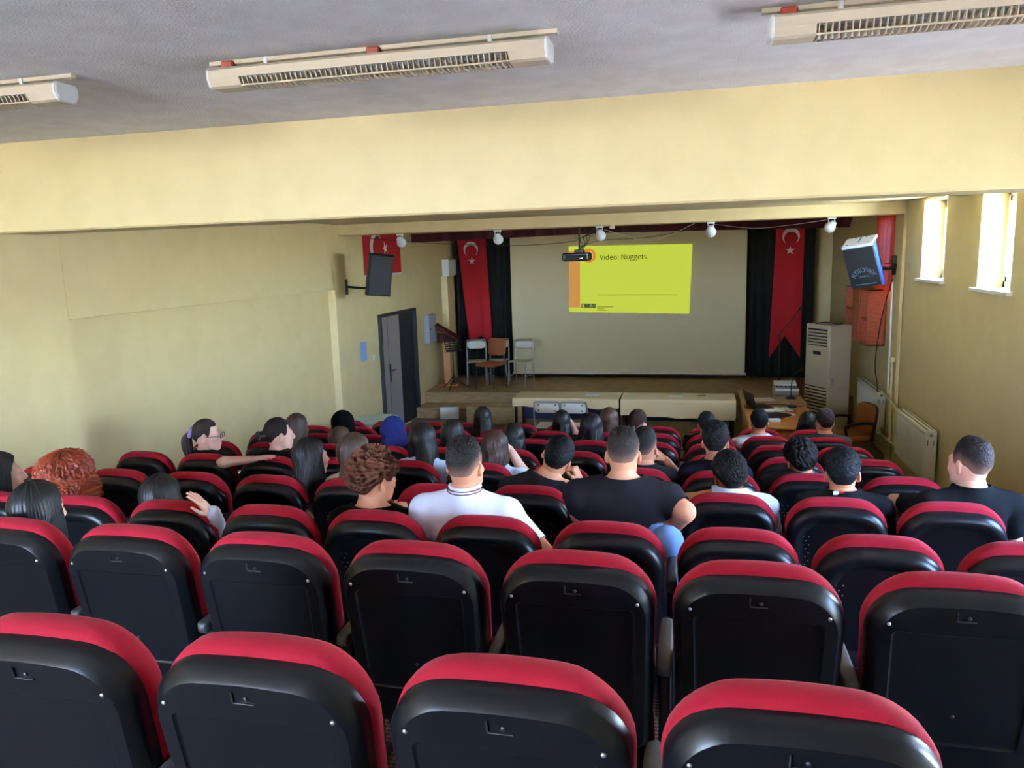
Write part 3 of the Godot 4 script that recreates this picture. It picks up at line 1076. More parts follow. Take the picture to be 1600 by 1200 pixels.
func slide() -> void:
	var z := -15.155
	var o := thing("projected_slide", "bright yellow-green slide with an orange side strip projected on screen", "slide", Vector3.ZERO)
	var c := [Vector3(-2.367, 3.034, z), Vector3(0.01, 3.007, z), Vector3(-0.038, 1.679, z), Vector3(-2.377, 1.746, z)]
	var w := 960
	var h := 540
	var im := Image.create(w, h, false, Image.FORMAT_RGB8)
	var yel := Color(0.815, 0.88, 0.29)
	im.fill(yel)
	for y in h:  # the screen's uneven brightness under the beam
		im.fill_rect(Rect2i(0, y, w, 1), yel)
	im.fill_rect(Rect2i(0, 38, 90, 465), Color(0.85, 0.60, 0.30))
	for y in range(15, 140):
		for x in range(100, 225):
			var d := Vector2(x - 160, y - 78).length()
			if d < 57.0:
				im.set_pixel(x, y, Color(0.92, 0.56, 0.20))
	# the emblem's pale interlaced strokes
	var pale := Color(0.97, 0.86, 0.52)
	for k in 140:
		var a := k / 140.0 * TAU
		for r in [14.0, 26.0, 38.0]:
			if fmod(a + r * 0.21, TAU) < 3.9:
				im.fill_rect(Rect2i(int(160 + cos(a) * r * 0.8), int(78 + sin(a) * r), 5, 5), pale)
	# the drawn ground line
	for x in range(240, 860):
		im.fill_rect(Rect2i(x, 393 + int(2.5 * sin(x * 0.006)), 1, 4), Color(0.33, 0.36, 0.06))
	# badge and its three lines of small print
	var dk := Color(0.30, 0.33, 0.10)
	im.fill_rect(Rect2i(100, 470, 118, 34), dk)
	for y in range(474, 500):
		for x in range(106, 132):
			if Vector2(x - 119, y - 487).length() < 12 and Vector2(x - 124, y - 487).length() > 9:
				im.set_pixel(x, y, Color(0.95, 0.96, 0.72))
	var m := StandardMaterial3D.new()
	m.resource_name = "slide_light"
	m.albedo_color = Color(0.05, 0.05, 0.05)
	m.roughness = 0.9
	m.emission_enabled = true
	m.emission_texture = ImageTexture.create_from_image(im)
	m.emission = Color.BLACK
	m.emission_energy_multiplier = SLIDE_GLOW
	var st := SurfaceTool.new()
	st.begin(Mesh.PRIMITIVE_TRIANGLES)
	var n := 12
	for i in n:
		for j in n:
			var q := []
			for e in [[i, j], [i + 1, j], [i + 1, j + 1], [i, j], [i + 1, j + 1], [i, j + 1]]:
				var u := float(e[0]) / n
				var v := float(e[1]) / n
				st.set_normal(Vector3.BACK)
				st.set_uv(Vector2(u, v))
				st.add_vertex(c[0].lerp(c[1], u).lerp(c[3].lerp(c[2], u), v))
	put("slide_image", st.commit(), m, o)
	var ink := mat("slide_ink", Color(0.16, 0.17, 0.03), 0.9)
	var white := mat("slide_white", Color(0.9, 0.9, 0.7), 0.9)
	lettering("Video: Nuggets", 0.135, ink, o, Vector3(-1.755, 2.80, z + 0.004), Basis(Vector3.BACK, -0.008), "lettering", false)
	lettering("YEŞİLAY", 0.060, white, o, Vector3(-1.935, 1.868, z + 0.004), Basis(Vector3.BACK, -0.02), "lettering", true)
	for k in 3:
		put("fine_print", box(Vector3(-1.66 - [0.0, 0.09, 0.06][k], 1.835 - 0.033 * k, z + 0.002), Vector3([0.32, 0.14, 0.20][k], 0.010, 0.001), 0.0), ink, o)
	var a := AreaLight3D.new()
	a.name = "slide_glow"
	a.area_size = Vector2(2.3, 1.25)
	a.light_color = Color(0.86, 0.95, 0.30)
	a.light_energy = 0.08
	a.area_normalize_energy = true
	a.area_range = 20.0
	a.area_attenuation = 2.0
	a.shadow_enabled = true
	a.position = Vector3(-1.18, 2.36, z + 0.03)
	a.basis = Basis(Vector3.UP, PI)
	add_child(a)


const SLIDE_GLOW := 0.66


func desks() -> void:
	var o := thing("office_desk", "orange wooden desk with laptop, sleeve and papers by the front seats", "desk", Vector3(1.12, 0, -10.2))
	put("desktop", Geo.new().box(Vector3(0, 0.735, 0), Vector3(0.84, 0.03, 1.42), Basis(), 0.006).mesh(), M("desk_wood"), o)
	put("side_panel", Geo.new().box(Vector3(-0.405, 0.385, 0), Vector3(0.02, 0.73, 1.40), Basis(), 0.003).mesh(), M("desk_wood"), o)
	put("edge_board", Geo.new().box(Vector3(-0.427, 0.77, 0), Vector3(0.014, 0.09, 1.42), Basis(), 0.002).mesh(), M("desk_wood"), o)
	put("side_panel", Geo.new().box(Vector3(0.40, 0.36, -0.3), Vector3(0.02, 0.72, 0.8), Basis(), 0.003).mesh(), M("desk_wood"), o)
	put("front_panel", Geo.new().box(Vector3(0, 0.48, 0.66), Vector3(0.78, 0.46, 0.018), Basis(), 0.003).mesh(), M("desk_wood"), o)
	var p := thing("side_desk", "brown wooden desk standing beyond the laptop desk, carrying sound equipment", "desk", Vector3(1.14, 0, -11.53))
	put("desktop", Geo.new().box(Vector3(0, 0.735, 0), Vector3(0.86, 0.03, 1.2), Basis(), 0.006).mesh(), M("stage_wood"), p)
	for sx in [-1, 1]:
		put("side_panel", Geo.new().box(Vector3(sx * 0.41, 0.36, 0), Vector3(0.02, 0.72, 1.1), Basis(), 0.003).mesh(), M("stage_wood"), p)
	var y := 0.751
	# laptop: base and open screen seen from its edge
	var l := thing("laptop", "black laptop open on the orange desk, its screen edge-on", "laptop", Vector3(0.93, y, -10.72), -1.25)
	put("keyboard_base", Geo.new().box(Vector3(0, 0.009, 0), Vector3(0.34, 0.018, 0.24), Basis(), 0.004).mesh(), M("dark_plastic"), l)
	put("lid", Geo.new().box(Vector3(0, 0.115, 0.155), Vector3(0.34, 0.23, 0.012), Basis(Vector3.RIGHT, 0.30), 0.004).mesh(), M("dark_plastic"), l)
	single("laptop_sleeve", Geo.new().box(Vector3(1.08, y + 0.012, -10.12), Vector3(0.32, 0.02, 0.24), Basis(Vector3.UP, 0.9), 0.006).mesh(), M("dark_plastic"), "flat black laptop sleeve lying on the orange desk", "sleeve")
	single("document", Geo.new().box(Vector3(1.06, y + 0.004, -10.56), Vector3(0.21, 0.006, 0.28), Basis(Vector3.UP, 0.15), 0.001).mesh(), M("paper"), "white document beside the laptop on the orange desk", "paper")
	single("document", Geo.new().box(Vector3(1.22, y + 0.003, -10.60), Vector3(0.18, 0.005, 0.24), Basis(Vector3.UP, 0.2), 0.001).mesh(), M("pale_top"), "pale green document on the orange desk next to the white one", "paper")
	single("white_box", Geo.new().box(Vector3(1.02, y + 0.02, -9.80), Vector3(0.14, 0.04, 0.07), Basis(Vector3.UP, 0.1), 0.006).mesh(), M("white_plastic"), "small white box near the front edge of the orange desk", "box")
	single("mobile_phone", Geo.new().box(Vector3(1.24, y + 0.005, -10.22), Vector3(0.15, 0.009, 0.075), Basis(Vector3.UP, 0.4), 0.003).mesh(), M("white_plastic"), "white phone lying beside the black sleeve on the desk", "phone")
	single("computer_mouse", Geo.new().ball(Vector3(1.34, y + 0.02, -10.72), Vector3(0.07, 0.022, 0.04)).mesh(), M("dark_plastic"), "black mouse on the orange desk near the papers", "mouse")
	single("red_cable", tubed(curve([Vector3(1.22, y + 0.008, -10.50), Vector3(1.30, y + 0.008, -10.42), Vector3(1.36, y + 0.008, -10.50), Vector3(1.28, y + 0.008, -10.58)], 16), 0.006, 6), M("red_plastic"), "short red cable coiled on the orange desk", "cable")
	single("desk_cable", tubed(curve([Vector3(1.05, y + 0.006, -10.86), Vector3(1.2, y + 0.006, -10.9), Vector3(1.4, y + 0.006, -10.8), Vector3(1.5, y + 0.006, -10.82)], 16), 0.006, 6), M("black_metal"), "black cable running across the orange desk's far end", "cable")
	single("paper_stack", Geo.new().box(Vector3(1.00, y + 0.006, -11.25), Vector3(0.30, 0.012, 0.21), Basis(Vector3.UP, 0.3), 0.002).mesh(), M("cream_plastic"), "stack of pale papers on the brown desk beyond the laptop", "paper")
	var mx := thing("sound_mixer", "grey and white sound mixer unit on the brown desk", "mixer", Vector3(1.36, y, -11.72))
	put("case", Geo.new().box(Vector3(0, 0.06, 0), Vector3(0.34, 0.11, 0.30), Basis(), 0.008).mesh(), M("steel"), mx)
	put("top_panel", Geo.new().box(Vector3(0, 0.15, -0.10), Vector3(0.32, 0.03, 0.12), Basis(Vector3.RIGHT, 0.3), 0.004).mesh(), M("white_plastic"), mx)
	put("front_panel", Geo.new().box(Vector3(0.01, 0.09, 0.152), Vector3(0.33, 0.03, 0.008), Basis(), 0.002).mesh(), M("white_plastic"), mx)
	for k in 5:
		put("knob", Geo.new().lathe([[0.010, 0.0], [0.009, 0.016]], Vector3(-0.12 + 0.06 * k, 0.116, 0.05), Basis(), 10).mesh(), M("black_metal"), mx)
	var mc := thing("desk_microphone", "black gooseneck microphone standing before the sound mixer", "microphone", Vector3(1.40, y, -11.36))
	put("base", Geo.new().lathe([[0.075, 0.0], [0.075, 0.02], [0.03, 0.035]], Vector3.ZERO, Basis(), 18).mesh(), M("black_metal"), mc)
	put("gooseneck", tubed(curve([Vector3(0, 0.03, 0), Vector3(0.0, 0.2, 0), Vector3(0.03, 0.34, 0.0), Vector3(0.12, 0.42, 0.02)], 16), 0.007, 6), M("black_metal"), mc)
	put("capsule", Geo.new().ball(Vector3(0.13, 0.43, 0.02), Vector3(0.018, 0.028, 0.018), Basis(Vector3.BACK, -0.9)).mesh(), M("black_metal"), mc)
	var ms := thing("floor_microphone", "tall microphone on a boom stand beside the air conditioner", "microphone", Vector3(1.50, 0.4, -13.9))
	put("pole", tubed([Vector3(0, 0.03, 0), Vector3(0, 1.0, 0)], 0.012, 8), M("black_metal"), ms)
	put("base", Geo.new().lathe([[0.13, 0.0], [0.13, 0.02], [0.03, 0.05]], Vector3.ZERO, Basis(), 18).mesh(), M("black_metal"), ms)
	put("boom", tubed([Vector3(-0.05, 0.95, 0), Vector3(0.30, 1.42, 0.0)], 0.009, 8), M("black_metal"), ms)
	put("capsule", Geo.new().ball(Vector3(0.32, 1.45, 0), Vector3(0.025, 0.04, 0.025), Basis(Vector3.BACK, -0.64)).mesh(), M("black_metal"), ms)


func office_chair() -> void:
	var o := thing("office_chair", "brown office chair with black loop arms beside the radiator", "chair", Vector3(1.99, 0, -10.45), 1.95)
	# faces -z in its own axes
	put("seat", Geo.new().box(Vector3(0, 0.44, 0), Vector3(0.46, 0.08, 0.46), Basis(), 0.03).mesh(), M("brown_vinyl"), o)
	put("backrest", pad_back(0.40, 0.40, Vector3(0, 0.66, 0.25), 0.14), M("brown_vinyl"), o)
	put("back_cover", pad_back(0.42, 0.42, Vector3(0, 0.655, 0.275), 0.14), M("black_metal"), o)
	for s in [-1, 1]:
		var x: float = s * 0.27
		put("armrest", tubed(curve([Vector3(x, 0.42, 0.18), Vector3(x, 0.60, 0.20), Vector3(x, 0.65, 0.14), Vector3(x, 0.65, -0.12), Vector3(x, 0.60, -0.19), Vector3(x, 0.42, -0.14)], 24), 0.02, 8), M("black_metal"), o)
	put("column", tubed([Vector3(0, 0.08, 0), Vector3(0, 0.41, 0)], 0.028, 12), M("black_metal"), o)
	for k in 5:
		var a := TAU * k / 5
		var e := Vector3(cos(a), 0, sin(a))
		put("foot", tubed([Vector3(0, 0.10, 0), e * 0.28 + Vector3(0, 0.07, 0)], 0.018, 8), M("black_metal"), o)
		put("caster", Geo.new().ball(e * 0.28 + Vector3(0, 0.03, 0), Vector3(0.03, 0.03, 0.03)).mesh(), M("black_metal"), o)


func air_conditioner() -> void:
	# front faces local +z; turned towards the hall
	var o := thing("air_conditioner", "tall cream floor-standing air conditioner with louvred front by the stage", "air conditioner", Vector3(2.06, 0.0, -12.50), -1.0)
	var w := 0.52
	var d := 0.42
	put("cabinet", Geo.new().box(Vector3(0, 0.86, 0), Vector3(w, 1.72, d), Basis(), 0.015).mesh(), M("cream_metal"), o)
	put("outlet", Geo.new().box(Vector3(0, 1.52, d / 2), Vector3(w - 0.10, 0.26, 0.008), Basis(), 0.002).mesh(), M("dark_gap"), o)
	for k in 5:
		put("louvre", Geo.new().box(Vector3(0, 1.42 + 0.048 * k, d / 2 + 0.008), Vector3(w - 0.10, 0.020, 0.03), Basis(Vector3.RIGHT, 0.5), 0.003).mesh(), M("cream_metal"), o)
	put("display", Geo.new().box(Vector3(0, 1.28, d / 2 + 0.002), Vector3(0.16, 0.05, 0.008), Basis(), 0.002).mesh(), M("dark_gap"), o)
	put("intake", Geo.new().box(Vector3(0, 0.45, d / 2), Vector3(w - 0.06, 0.62, 0.006), Basis(), 0.002).mesh(), M("dark_gap"), o)
	for k in 12:
		put("slat", Geo.new().box(Vector3(0, 0.17 + 0.051 * k, d / 2 + 0.006), Vector3(w - 0.06, 0.030, 0.016), Basis(Vector3.RIGHT, -0.4), 0.002).mesh(), M("cream_metal"), o)
	put("sticker", Geo.new().box(Vector3(w / 2 + 0.001, 0.86, 0.13), Vector3(0.003, 0.12, 0.05), Basis(), 0.0005).mesh(), M("steel"), o)
	single("ac_cable", tubed(curve([Vector3(1.86, 1.728, -12.45), Vector3(2.0, 1.75, -12.4), Vector3(2.15, 1.73, -12.3), Vector3(2.25, 1.73, -12.42)], 16), 0.008, 6), M("black_metal"), "black cable lying on top of the air conditioner", "cable")


# ------------------------------------------------------------------ what hangs on walls, beams and ceiling
func build_wall_things() -> void:
	# strip lights under the rear ceiling
	fixture(-1.297, -3.15, "off strip light with slatted louvre, middle of the three on the ceiling", 0)
	fixture(1.02, -3.16, "off strip light with slatted louvre, ceiling end nearer the window wall", 1)
	fixture(-3.53, -3.11, "off strip light with slatted louvre, ceiling end nearer the door wall", 2)
	# flag on the door wall: z along the wall
	var fb := Basis(Vector3.UP, PI / 2)  # local x -> -z
	var o := thing("wall_flag", "red national flag hung on the door wall behind the black loudspeaker", "flag", Vector3(XL + 0.012, 0, 0))
	var fz0 := -11.02
	var fz1 := -12.56
	put("cloth", Geo.new().box(Vector3(0, 3.02, (fz0 + fz1) / 2), Vector3(0.008, 0.76, fz0 - fz1), Basis(), 0.001).mesh(), M("flag_red"), o)
	put("hem", Geo.new().box(Vector3(0.001, 2.65, (fz0 + fz1) / 2), Vector3(0.008, 0.03, fz0 - fz1), Basis(), 0.001).mesh(), M("flag_white"), o)
	put("crescent", plate(crescent(Vector2(11.52, 3.07), 0.25, 0.0), 0.003, Vector3(0.006, 0, 0), fb), M("flag_white"), o)
	put("star", plate(star(Vector2(11.88, 3.07), 0.11, PI), 0.003, Vector3(0.006, 0, 0), fb), M("flag_white"), o)
	# small things on the door wall
	single("wall_notice", span(Vector3(XL, 1.36, -10.925), Vector3(XL + 0.012, 1.655, -10.71), 0.001), M("poster_blue"), "small pale blue notice on the wall before the door", "notice")
	single("light_switch", Geo.new().box(Vector3(XL + 0.008, 1.36, -11.17), Vector3(0.016, 0.085, 0.085), Basis(), 0.004).mesh(), M("white_plastic"), "white light switch between the notice and the door frame", "switch")
	var e := thing("electric_panel", "grey electric panel box on the wall behind the lectern", "panel", Vector3(XL, 1.56, -13.82))
	put("case", Geo.new().box(Vector3(0.05, 0, 0), Vector3(0.10, 0.53, 0.42), Basis(), 0.006).mesh(), M("panel_grey"), e)
	put("lock", Geo.new().lathe([[0.02, 0.0], [0.02, 0.008]], Vector3(0.10, 0.0, 0.14), Basis(Vector3.BACK, -PI / 2), 12).mesh(), M("black_metal"), e)
	single("wall_hook", Geo.new().tube(curve([Vector3(XL - 0.11, 2.17, -8.12), Vector3(XL - 0.07, 2.165, -8.12), Vector3(XL - 0.06, 2.12, -8.11), Vector3(XL - 0.08, 2.08, -8.09), Vector3(XL - 0.09, 2.11, -8.07)], 12), 0.006, 6).mesh(), M("ochre_paint"), "small painted hook on the recessed door wall", "hook")
	speaker_black()
	speaker_blue()
	projector()
	# five globe spots under the stage beam
	var lab := ["white globe spotlight under the stage beam, beside the wall flag", "white globe spotlight under the stage beam, above the flag banner by the chairs", "white globe spotlight under the stage beam, next to the projector", "white globe spotlight under the stage beam, above the screen's window-wall edge", "white globe spotlight under the stage beam, nearest the blue loudspeaker"]
	lab[4] = "white globe spotlight under the stage beam, beside the blue loudspeaker"
	var xs := [-4.02, -2.60, -1.197, 0.235, 1.69]
	for k in 5:
		var s := thing("globe_spotlight", lab[k], "spotlight", Vector3(xs[k], 3.245, -10.36), 0.0, "globe spotlights under the beam")
		put("mount", Geo.new().box(Vector3(0, -0.012, 0), Vector3(0.10, 0.024, 0.06), Basis(), 0.005).mesh(), M("white_plastic"), s)
		for t in [-1, 1]:
			put("bracket", Geo.new().box(Vector3(t * 0.035, -0.055, 0), Vector3(0.010, 0.09, 0.014), Basis(), 0.002).mesh(), M("white_plastic"), s)
		var tilt := Basis(Vector3.BACK, [0.5, 0.25, 0.4, 0.05, -0.6][k]) * Basis(Vector3.RIGHT, 0.35)
		put("globe", Geo.new().lathe([[0.030, 0.055], [0.036, 0.045], [0.040, 0.03], [0.062, 0.0], [0.070, -0.03], [0.064, -0.06], [0.045, -0.085], [0.02, -0.096]], Vector3(0, -0.10, 0), tilt, 20).mesh(), M("lamp_globe"), s)
	single("junction_box", Geo.new().box(Vector3(-1.03, 3.225, -10.34), Vector3(0.06, 0.045, 0.05), Basis(), 0.006).mesh(), M("cream_plastic"), "small cream junction box under the beam near the projector", "box")
	# cables strung under the beam
	var wl := M("black_metal")
	single("hanging_cable", tubed(curve([Vector3(-4.6, 3.2, -10.62), Vector3(-3.6, 3.10, -10.65), Vector3(-2.4, 3.03, -10.65), Vector3(-1.6, 3.06, -10.62), Vector3(-1.55, 3.12, -10.5)], 30), 0.004, 5), wl, "thin black cable sagging from the wall flag to the projector", "cable")
	single("hanging_cable", tubed(curve([Vector3(-1.50, 2.98, -10.45), Vector3(-1.2, 3.06, -10.6), Vector3(-0.6, 3.08, -10.64), Vector3(0.0, 3.17, -10.64), Vector3(0.25, 3.24, -10.6)], 30), 0.004, 5), wl, "thin black cable looping from the projector to the fourth spotlight", "cable")
	single("hanging_cable", tubed(curve([Vector3(-1.15, 3.20, -10.5), Vector3(-0.7, 3.06, -10.62), Vector3(-0.4, 3.06, -10.62), Vector3(0.05, 3.25, -10.61)], 24), 0.0035, 5), M("cream_plastic"), "pale cord hanging in a V under the stage beam", "cable")
	single("hanging_cable", tubed(curve([Vector3(0.28, 3.22, -10.6), Vector3(0.8, 3.15, -10.62), Vector3(1.3, 3.18, -10.62), Vector3(1.66, 3.22, -10.55)], 24), 0.0035, 5), M("steel"), "thin grey cable sagging between the two last spotlights", "cable")
	single("speaker_cable", tubed(curve([Vector3(2.49, 2.45, -10.66), Vector3(2.46, 1.9, -11.0), Vector3(2.45, 1.3, -11.18), Vector3(2.5, 0.95, -11.22), Vector3(2.5, 0.5, -11.2)], 30), 0.006, 6), wl, "black cable hanging from the blue loudspeaker down the wall", "cable")
	single("wall_cable", tubed(curve([Vector3(2.66, 2.6, -14.0), Vector3(2.67, 1.9, -13.2), Vector3(2.68, 1.2, -12.4), Vector3(2.66, 0.92, -11.9)], 24), 0.005, 6), wl, "black cable slanting down the wall behind the air conditioner", "cable")
	single("floor_cable", tubed(curve([Vector3(2.5, 0.34, -8.7), Vector3(2.49, 0.16, -8.3), Vector3(2.49, 0.12, -7.9), Vector3(2.49, 0.35, -7.6)], 24), 0.005, 6), M("steel"), "thin cable drooping along the window wall below the radiator", "cable")
	single("wall_socket", Geo.new().box(Vector3(XR - 0.015, 0.55, -8.0), Vector3(0.03, 0.085, 0.085), Basis(), 0.005).mesh(), M("cream_plastic"), "cream wall socket on the window wall beside the radiator", "socket")
	# radiators, pipes
	radiator(XR - 0.035, -8.50, -9.66, 0.41, "white panel radiator with ridged front on the wall beneath the windows")
	radiator(XR + 0.085, -11.2, -12.5, 0.33, "white panel radiator in the wall recess behind the office chair")
	var pp := thing("heating_pipe", "ochre painted heating riser and branch pipes between the two radiators", "pipe", Vector3.ZERO)
	put("riser", tubed([Vector3(2.455, 0.0, -10.21), Vector3(2.455, 1.47, -10.30)], 0.020, 10), M("pipe_paint"), pp)
	put("cap", Geo.new().lathe([[0.03, 0.0], [0.03, 0.05], [0.02, 0.06]], Vector3(2.465, 1.44, -10.30), Basis(), 12).mesh(), M("pipe_paint"), pp)
	put("riser", tubed([Vector3(2.49, 0.1, -10.10), Vector3(2.49, 2.3, -10.16), Vector3(2.49, 2.36, -10.16)], 0.013, 10), M("pipe_paint"), pp)
	put("branch", tubed(curve([Vector3(2.44, 0.86, -9.70), Vector3(2.43, 0.93, -9.9), Vector3(2.44, 0.97, -10.25), Vector3(2.46, 0.98, -10.7), Vector3(2.56, 0.93, -11.19)], 24), 0.015, 8), M("pipe_paint"), pp)
	put("branch", tubed(curve([Vector3(2.44, 0.46, -9.70), Vector3(2.43, 0.46, -9.95), Vector3(2.44, 0.44, -10.25), Vector3(2.46, 0.42, -10.7), Vector3(2.55, 0.39, -11.19)], 24), 0.015, 8), M("pipe_paint"), pp)
	for z in [-10.23, -10.75]:
		put("joint", Geo.new().ball(Vector3(2.445, 0.44 if z > -10.5 else 0.41, z), Vector3(0.028, 0.028, 0.028)).mesh(), M("pipe_paint"), pp)
	single("wall_conduit", tubed([Vector3(2.47, 1.0, -10.50), Vector3(2.47, 2.42, -10.55)], 0.014, 8), M("white_plastic"), "thin white conduit running up the wall beside the red-brown cabinet", "conduit")
	# wall cabinet with open compartments, facing the hall
	var cb := thing("wall_cabinet", "red-brown open wooden wall cabinet hanging under the blue loudspeaker", "cabinet", Vector3(2.635, 1.49, -11.52))
	var L := 1.5
	var D := 0.25
	var Hc := 0.785
	for z in [-0.01, -L * 0.30, -L * 0.62, -L + 0.01]:
		put("side_panel", Geo.new().box(Vector3(-D / 2, Hc / 2, z), Vector3(D, Hc, 0.02), Basis(), 0.002).mesh(), M("shelf_wood"), cb)
	put("top_panel", Geo.new().box(Vector3(-D / 2, Hc - 0.01, -L / 2), Vector3(D, 0.02, L), Basis(), 0.002).mesh(), M("shelf_wood"), cb)
	put("bottom_panel", Geo.new().box(Vector3(-D / 2, 0.01, -L / 2), Vector3(D, 0.02, L), Basis(), 0.002).mesh(), M("shelf_wood"), cb)
	put("back_panel", Geo.new().box(Vector3(-0.006, Hc / 2, -L / 2), Vector3(0.012, Hc, L), Basis(), 0.001).mesh(), M("shelf_wood"), cb)
	put("shelf", Geo.new().box(Vector3(-D / 2, Hc * 0.45, -L * 0.155), Vector3(D - 0.02, 0.018, L * 0.28), Basis(), 0.002).mesh(), M("shelf_wood"), cb)
	put("shelf", Geo.new().box(Vector3(-D / 2, Hc * 0.55, -L * 0.81), Vector3(D - 0.02, 0.018, L * 0.35), Basis(), 0.002).mesh(), M("shelf_wood"), cb)
	put("cabinet_door", Geo.new().box(Vector3(-D - 0.008, Hc / 2, -L * 0.46), Vector3(0.016, Hc - 0.02, L * 0.31), Basis(), 0.002).mesh(), M("shelf_wood"), cb)
	# orange curtain at the recess window
	var cg := drape(0.0, 1.05, 0.0, 0.95, 3.38, 2.27, 0.0, 5, 0.035, 0.0, 50)
	var cu := single("window_curtain", cg, M("orange_curtain"), "glowing orange-red curtain over the recess window behind the blue loudspeaker", "curtain")
	cu.transform = Transform3D(Basis(Vector3.UP, PI / 2), Vector3(XR + 0.07, 0, -11.05))


func fixture(x: float, z: float, label: String, k: int) -> void:
	var o := thing("strip_light", label, "ceiling light", Vector3(x, 3.69, z), 0.0, "strip lights on the rear ceiling")
	var L := 1.50
	var sec := [[-0.070, 0.030], [-0.055, 0.042], [0.055, 0.042], [0.070, 0.030], [0.072, -0.005], [0.055, -0.035], [0.040, -0.042], [-0.040, -0.042], [-0.055, -0.035], [-0.072, -0.005]]
	var ends := [[-L / 2 + 0.015, -L / 2 + 0.16], [L / 2 - 0.16, L / 2 - 0.015]]
	var g := Geo.new()
	for e in ends:  # solid ends of the housing
		var rings := []
		for xx in e:
			var ring := PackedVector3Array()
			for p in sec:
				ring.append(Vector3(xx, p[1], p[0]))
			rings.append(ring)
		g.loft(rings, true, true, -1)
	# between them a gutter open downwards: top and two sides
	var top := [[-0.072, -0.004], [-0.070, 0.030], [-0.055, 0.042], [0.055, 0.042], [0.070, 0.030], [0.072, -0.004], [0.064, -0.004], [0.062, 0.026], [0.050, 0.034], [-0.050, 0.034], [-0.062, 0.026], [-0.064, -0.004]]
	var rings := []
	for xx in [-L / 2 + 0.15, L / 2 - 0.15]:
		var ring := PackedVector3Array()
		for p in top:
			ring.append(Vector3(xx, p[1], p[0]))
		rings.append(ring)
	g.loft(rings, true, true, -1)
	put("housing", g.mesh(), M("cream_metal"), o)
	for s in [-1, 1]:
		var rr := []
		for e in [[0.0, 1.0], [0.010, 1.0], [0.016, 0.86]]:
			var ring := PackedVector3Array()
			for p in sec:
				ring.append(Vector3(s * (L / 2 - 0.016 + e[0]), p[1] * e[1], p[0] * e[1]))
			rr.append(ring)
		put("end_cap", Geo.new().loft(rr, true, true, -1).mesh(), M("white_plastic"), o)
		put("tube", tubed([Vector3(-L / 2 + 0.16, 0.008, s * 0.028), Vector3(L / 2 - 0.16, 0.008, s * 0.028)], 0.013, 10), M("lamp_globe"), o)
		put("louvre_rail", tubed(curve([Vector3(-L / 2 + 0.16, -0.036, s * 0.052), Vector3(L / 2 - 0.16, -0.036, s * 0.052)], 2), 0.004, 6), M("cream_metal"), o)
	var n := 52
	var bl := Geo.new()
	bl.plate(PackedVector2Array([Vector2(-0.066, 0.0), Vector2(-0.050, -0.036), Vector2(-0.02, -0.046), Vector2(0.02, -0.046), Vector2(0.050, -0.036), Vector2(0.066, 0.0), Vector2(0.058, 0.0), Vector2(0.0, -0.026), Vector2(-0.058, 0.0)]), 0.0035, Vector3.ZERO, Basis(Vector3.UP, PI / 2))
	var bm := bl.mesh()
	for i in n:
		var s := put("louvre_blade", bm, M("cream_metal"), o)
		s.position.x = lerpf(-L / 2 + 0.17, L / 2 - 0.17, i / (n - 1.0))
	# ceiling rail, hangers and red-brown clamps
	put("ceiling_rail", Geo.new().box(Vector3(0, 0.076, -0.02), Vector3(L + 0.05, 0.018, 0.03), Basis(), 0.002).mesh(), M("cream_metal"), o)
	for xx in [-0.5, 0.5]:
		put("hanger", Geo.new().box(Vector3(xx, 0.062, -0.01), Vector3(0.02, 0.045, 0.02), Basis(), 0.003).mesh(), M("white_plastic"), o)
	for xx in [-0.68, 0.0]:
		put("clamp", Geo.new().box(Vector3(xx, 0.060, -0.01), Vector3(0.06, 0.04, 0.045), Basis(), 0.006).mesh(), M("red_plastic"), o)


func speaker_black() -> void:
	var o := thing("loudspeaker", "black loudspeaker on a bracket beside the wall flag", "loudspeaker", Vector3(-4.27, 2.70, -10.08))
	var b := Basis(Vector3.UP, 0.62) * Basis(Vector3.BACK, -0.10) * Basis(Vector3.RIGHT, 0.20)
	var rings := []
	for e in [[-0.15, 0.12, 0.26], [0.05, 0.17, 0.29], [0.13, 0.17, 0.29], [0.15, 0.155, 0.275]]:
		rings.append(PackedVector3Array([b * Vector3(-e[1], -e[2], e[0]), b * Vector3(e[1], -e[2], e[0]), b * Vector3(e[1], e[2], e[0]), b * Vector3(-e[1], e[2], e[0])]))
	put("cabinet", Geo.new().loft(rings, true, true, -1).mesh(), M("dark_plastic"), o)
	put("grille", Geo.new().box(b * Vector3(0, 0, 0.155), Vector3(0.29, 0.53, 0.012), b, 0.005).mesh(), M("speaker_grey"), o)
	var w := thing("wall_bracket", "black swivel bracket holding the black loudspeaker on the door wall", "bracket", Vector3(XL, 2.515, -10.36))
	put("wall_plate", Geo.new().box(Vector3(0.012, 0, 0), Vector3(0.024, 0.22, 0.05), Basis(), 0.004).mesh(), M("black_metal"), w)
	put("arm", Geo.new().tube([Vector3(0.02, 0.0, 0), Vector3(0.28, -0.02, 0.05), Vector3(0.50, -0.04, 0.12)], 0.018, 8).mesh(), M("black_metal"), w)
	put("clamp", Geo.new().box(Vector3(0.52, -0.055, 0.14), Vector3(0.14, 0.035, 0.10), Basis(Vector3.UP, 0.5), 0.005).mesh(), M("black_metal"), w)


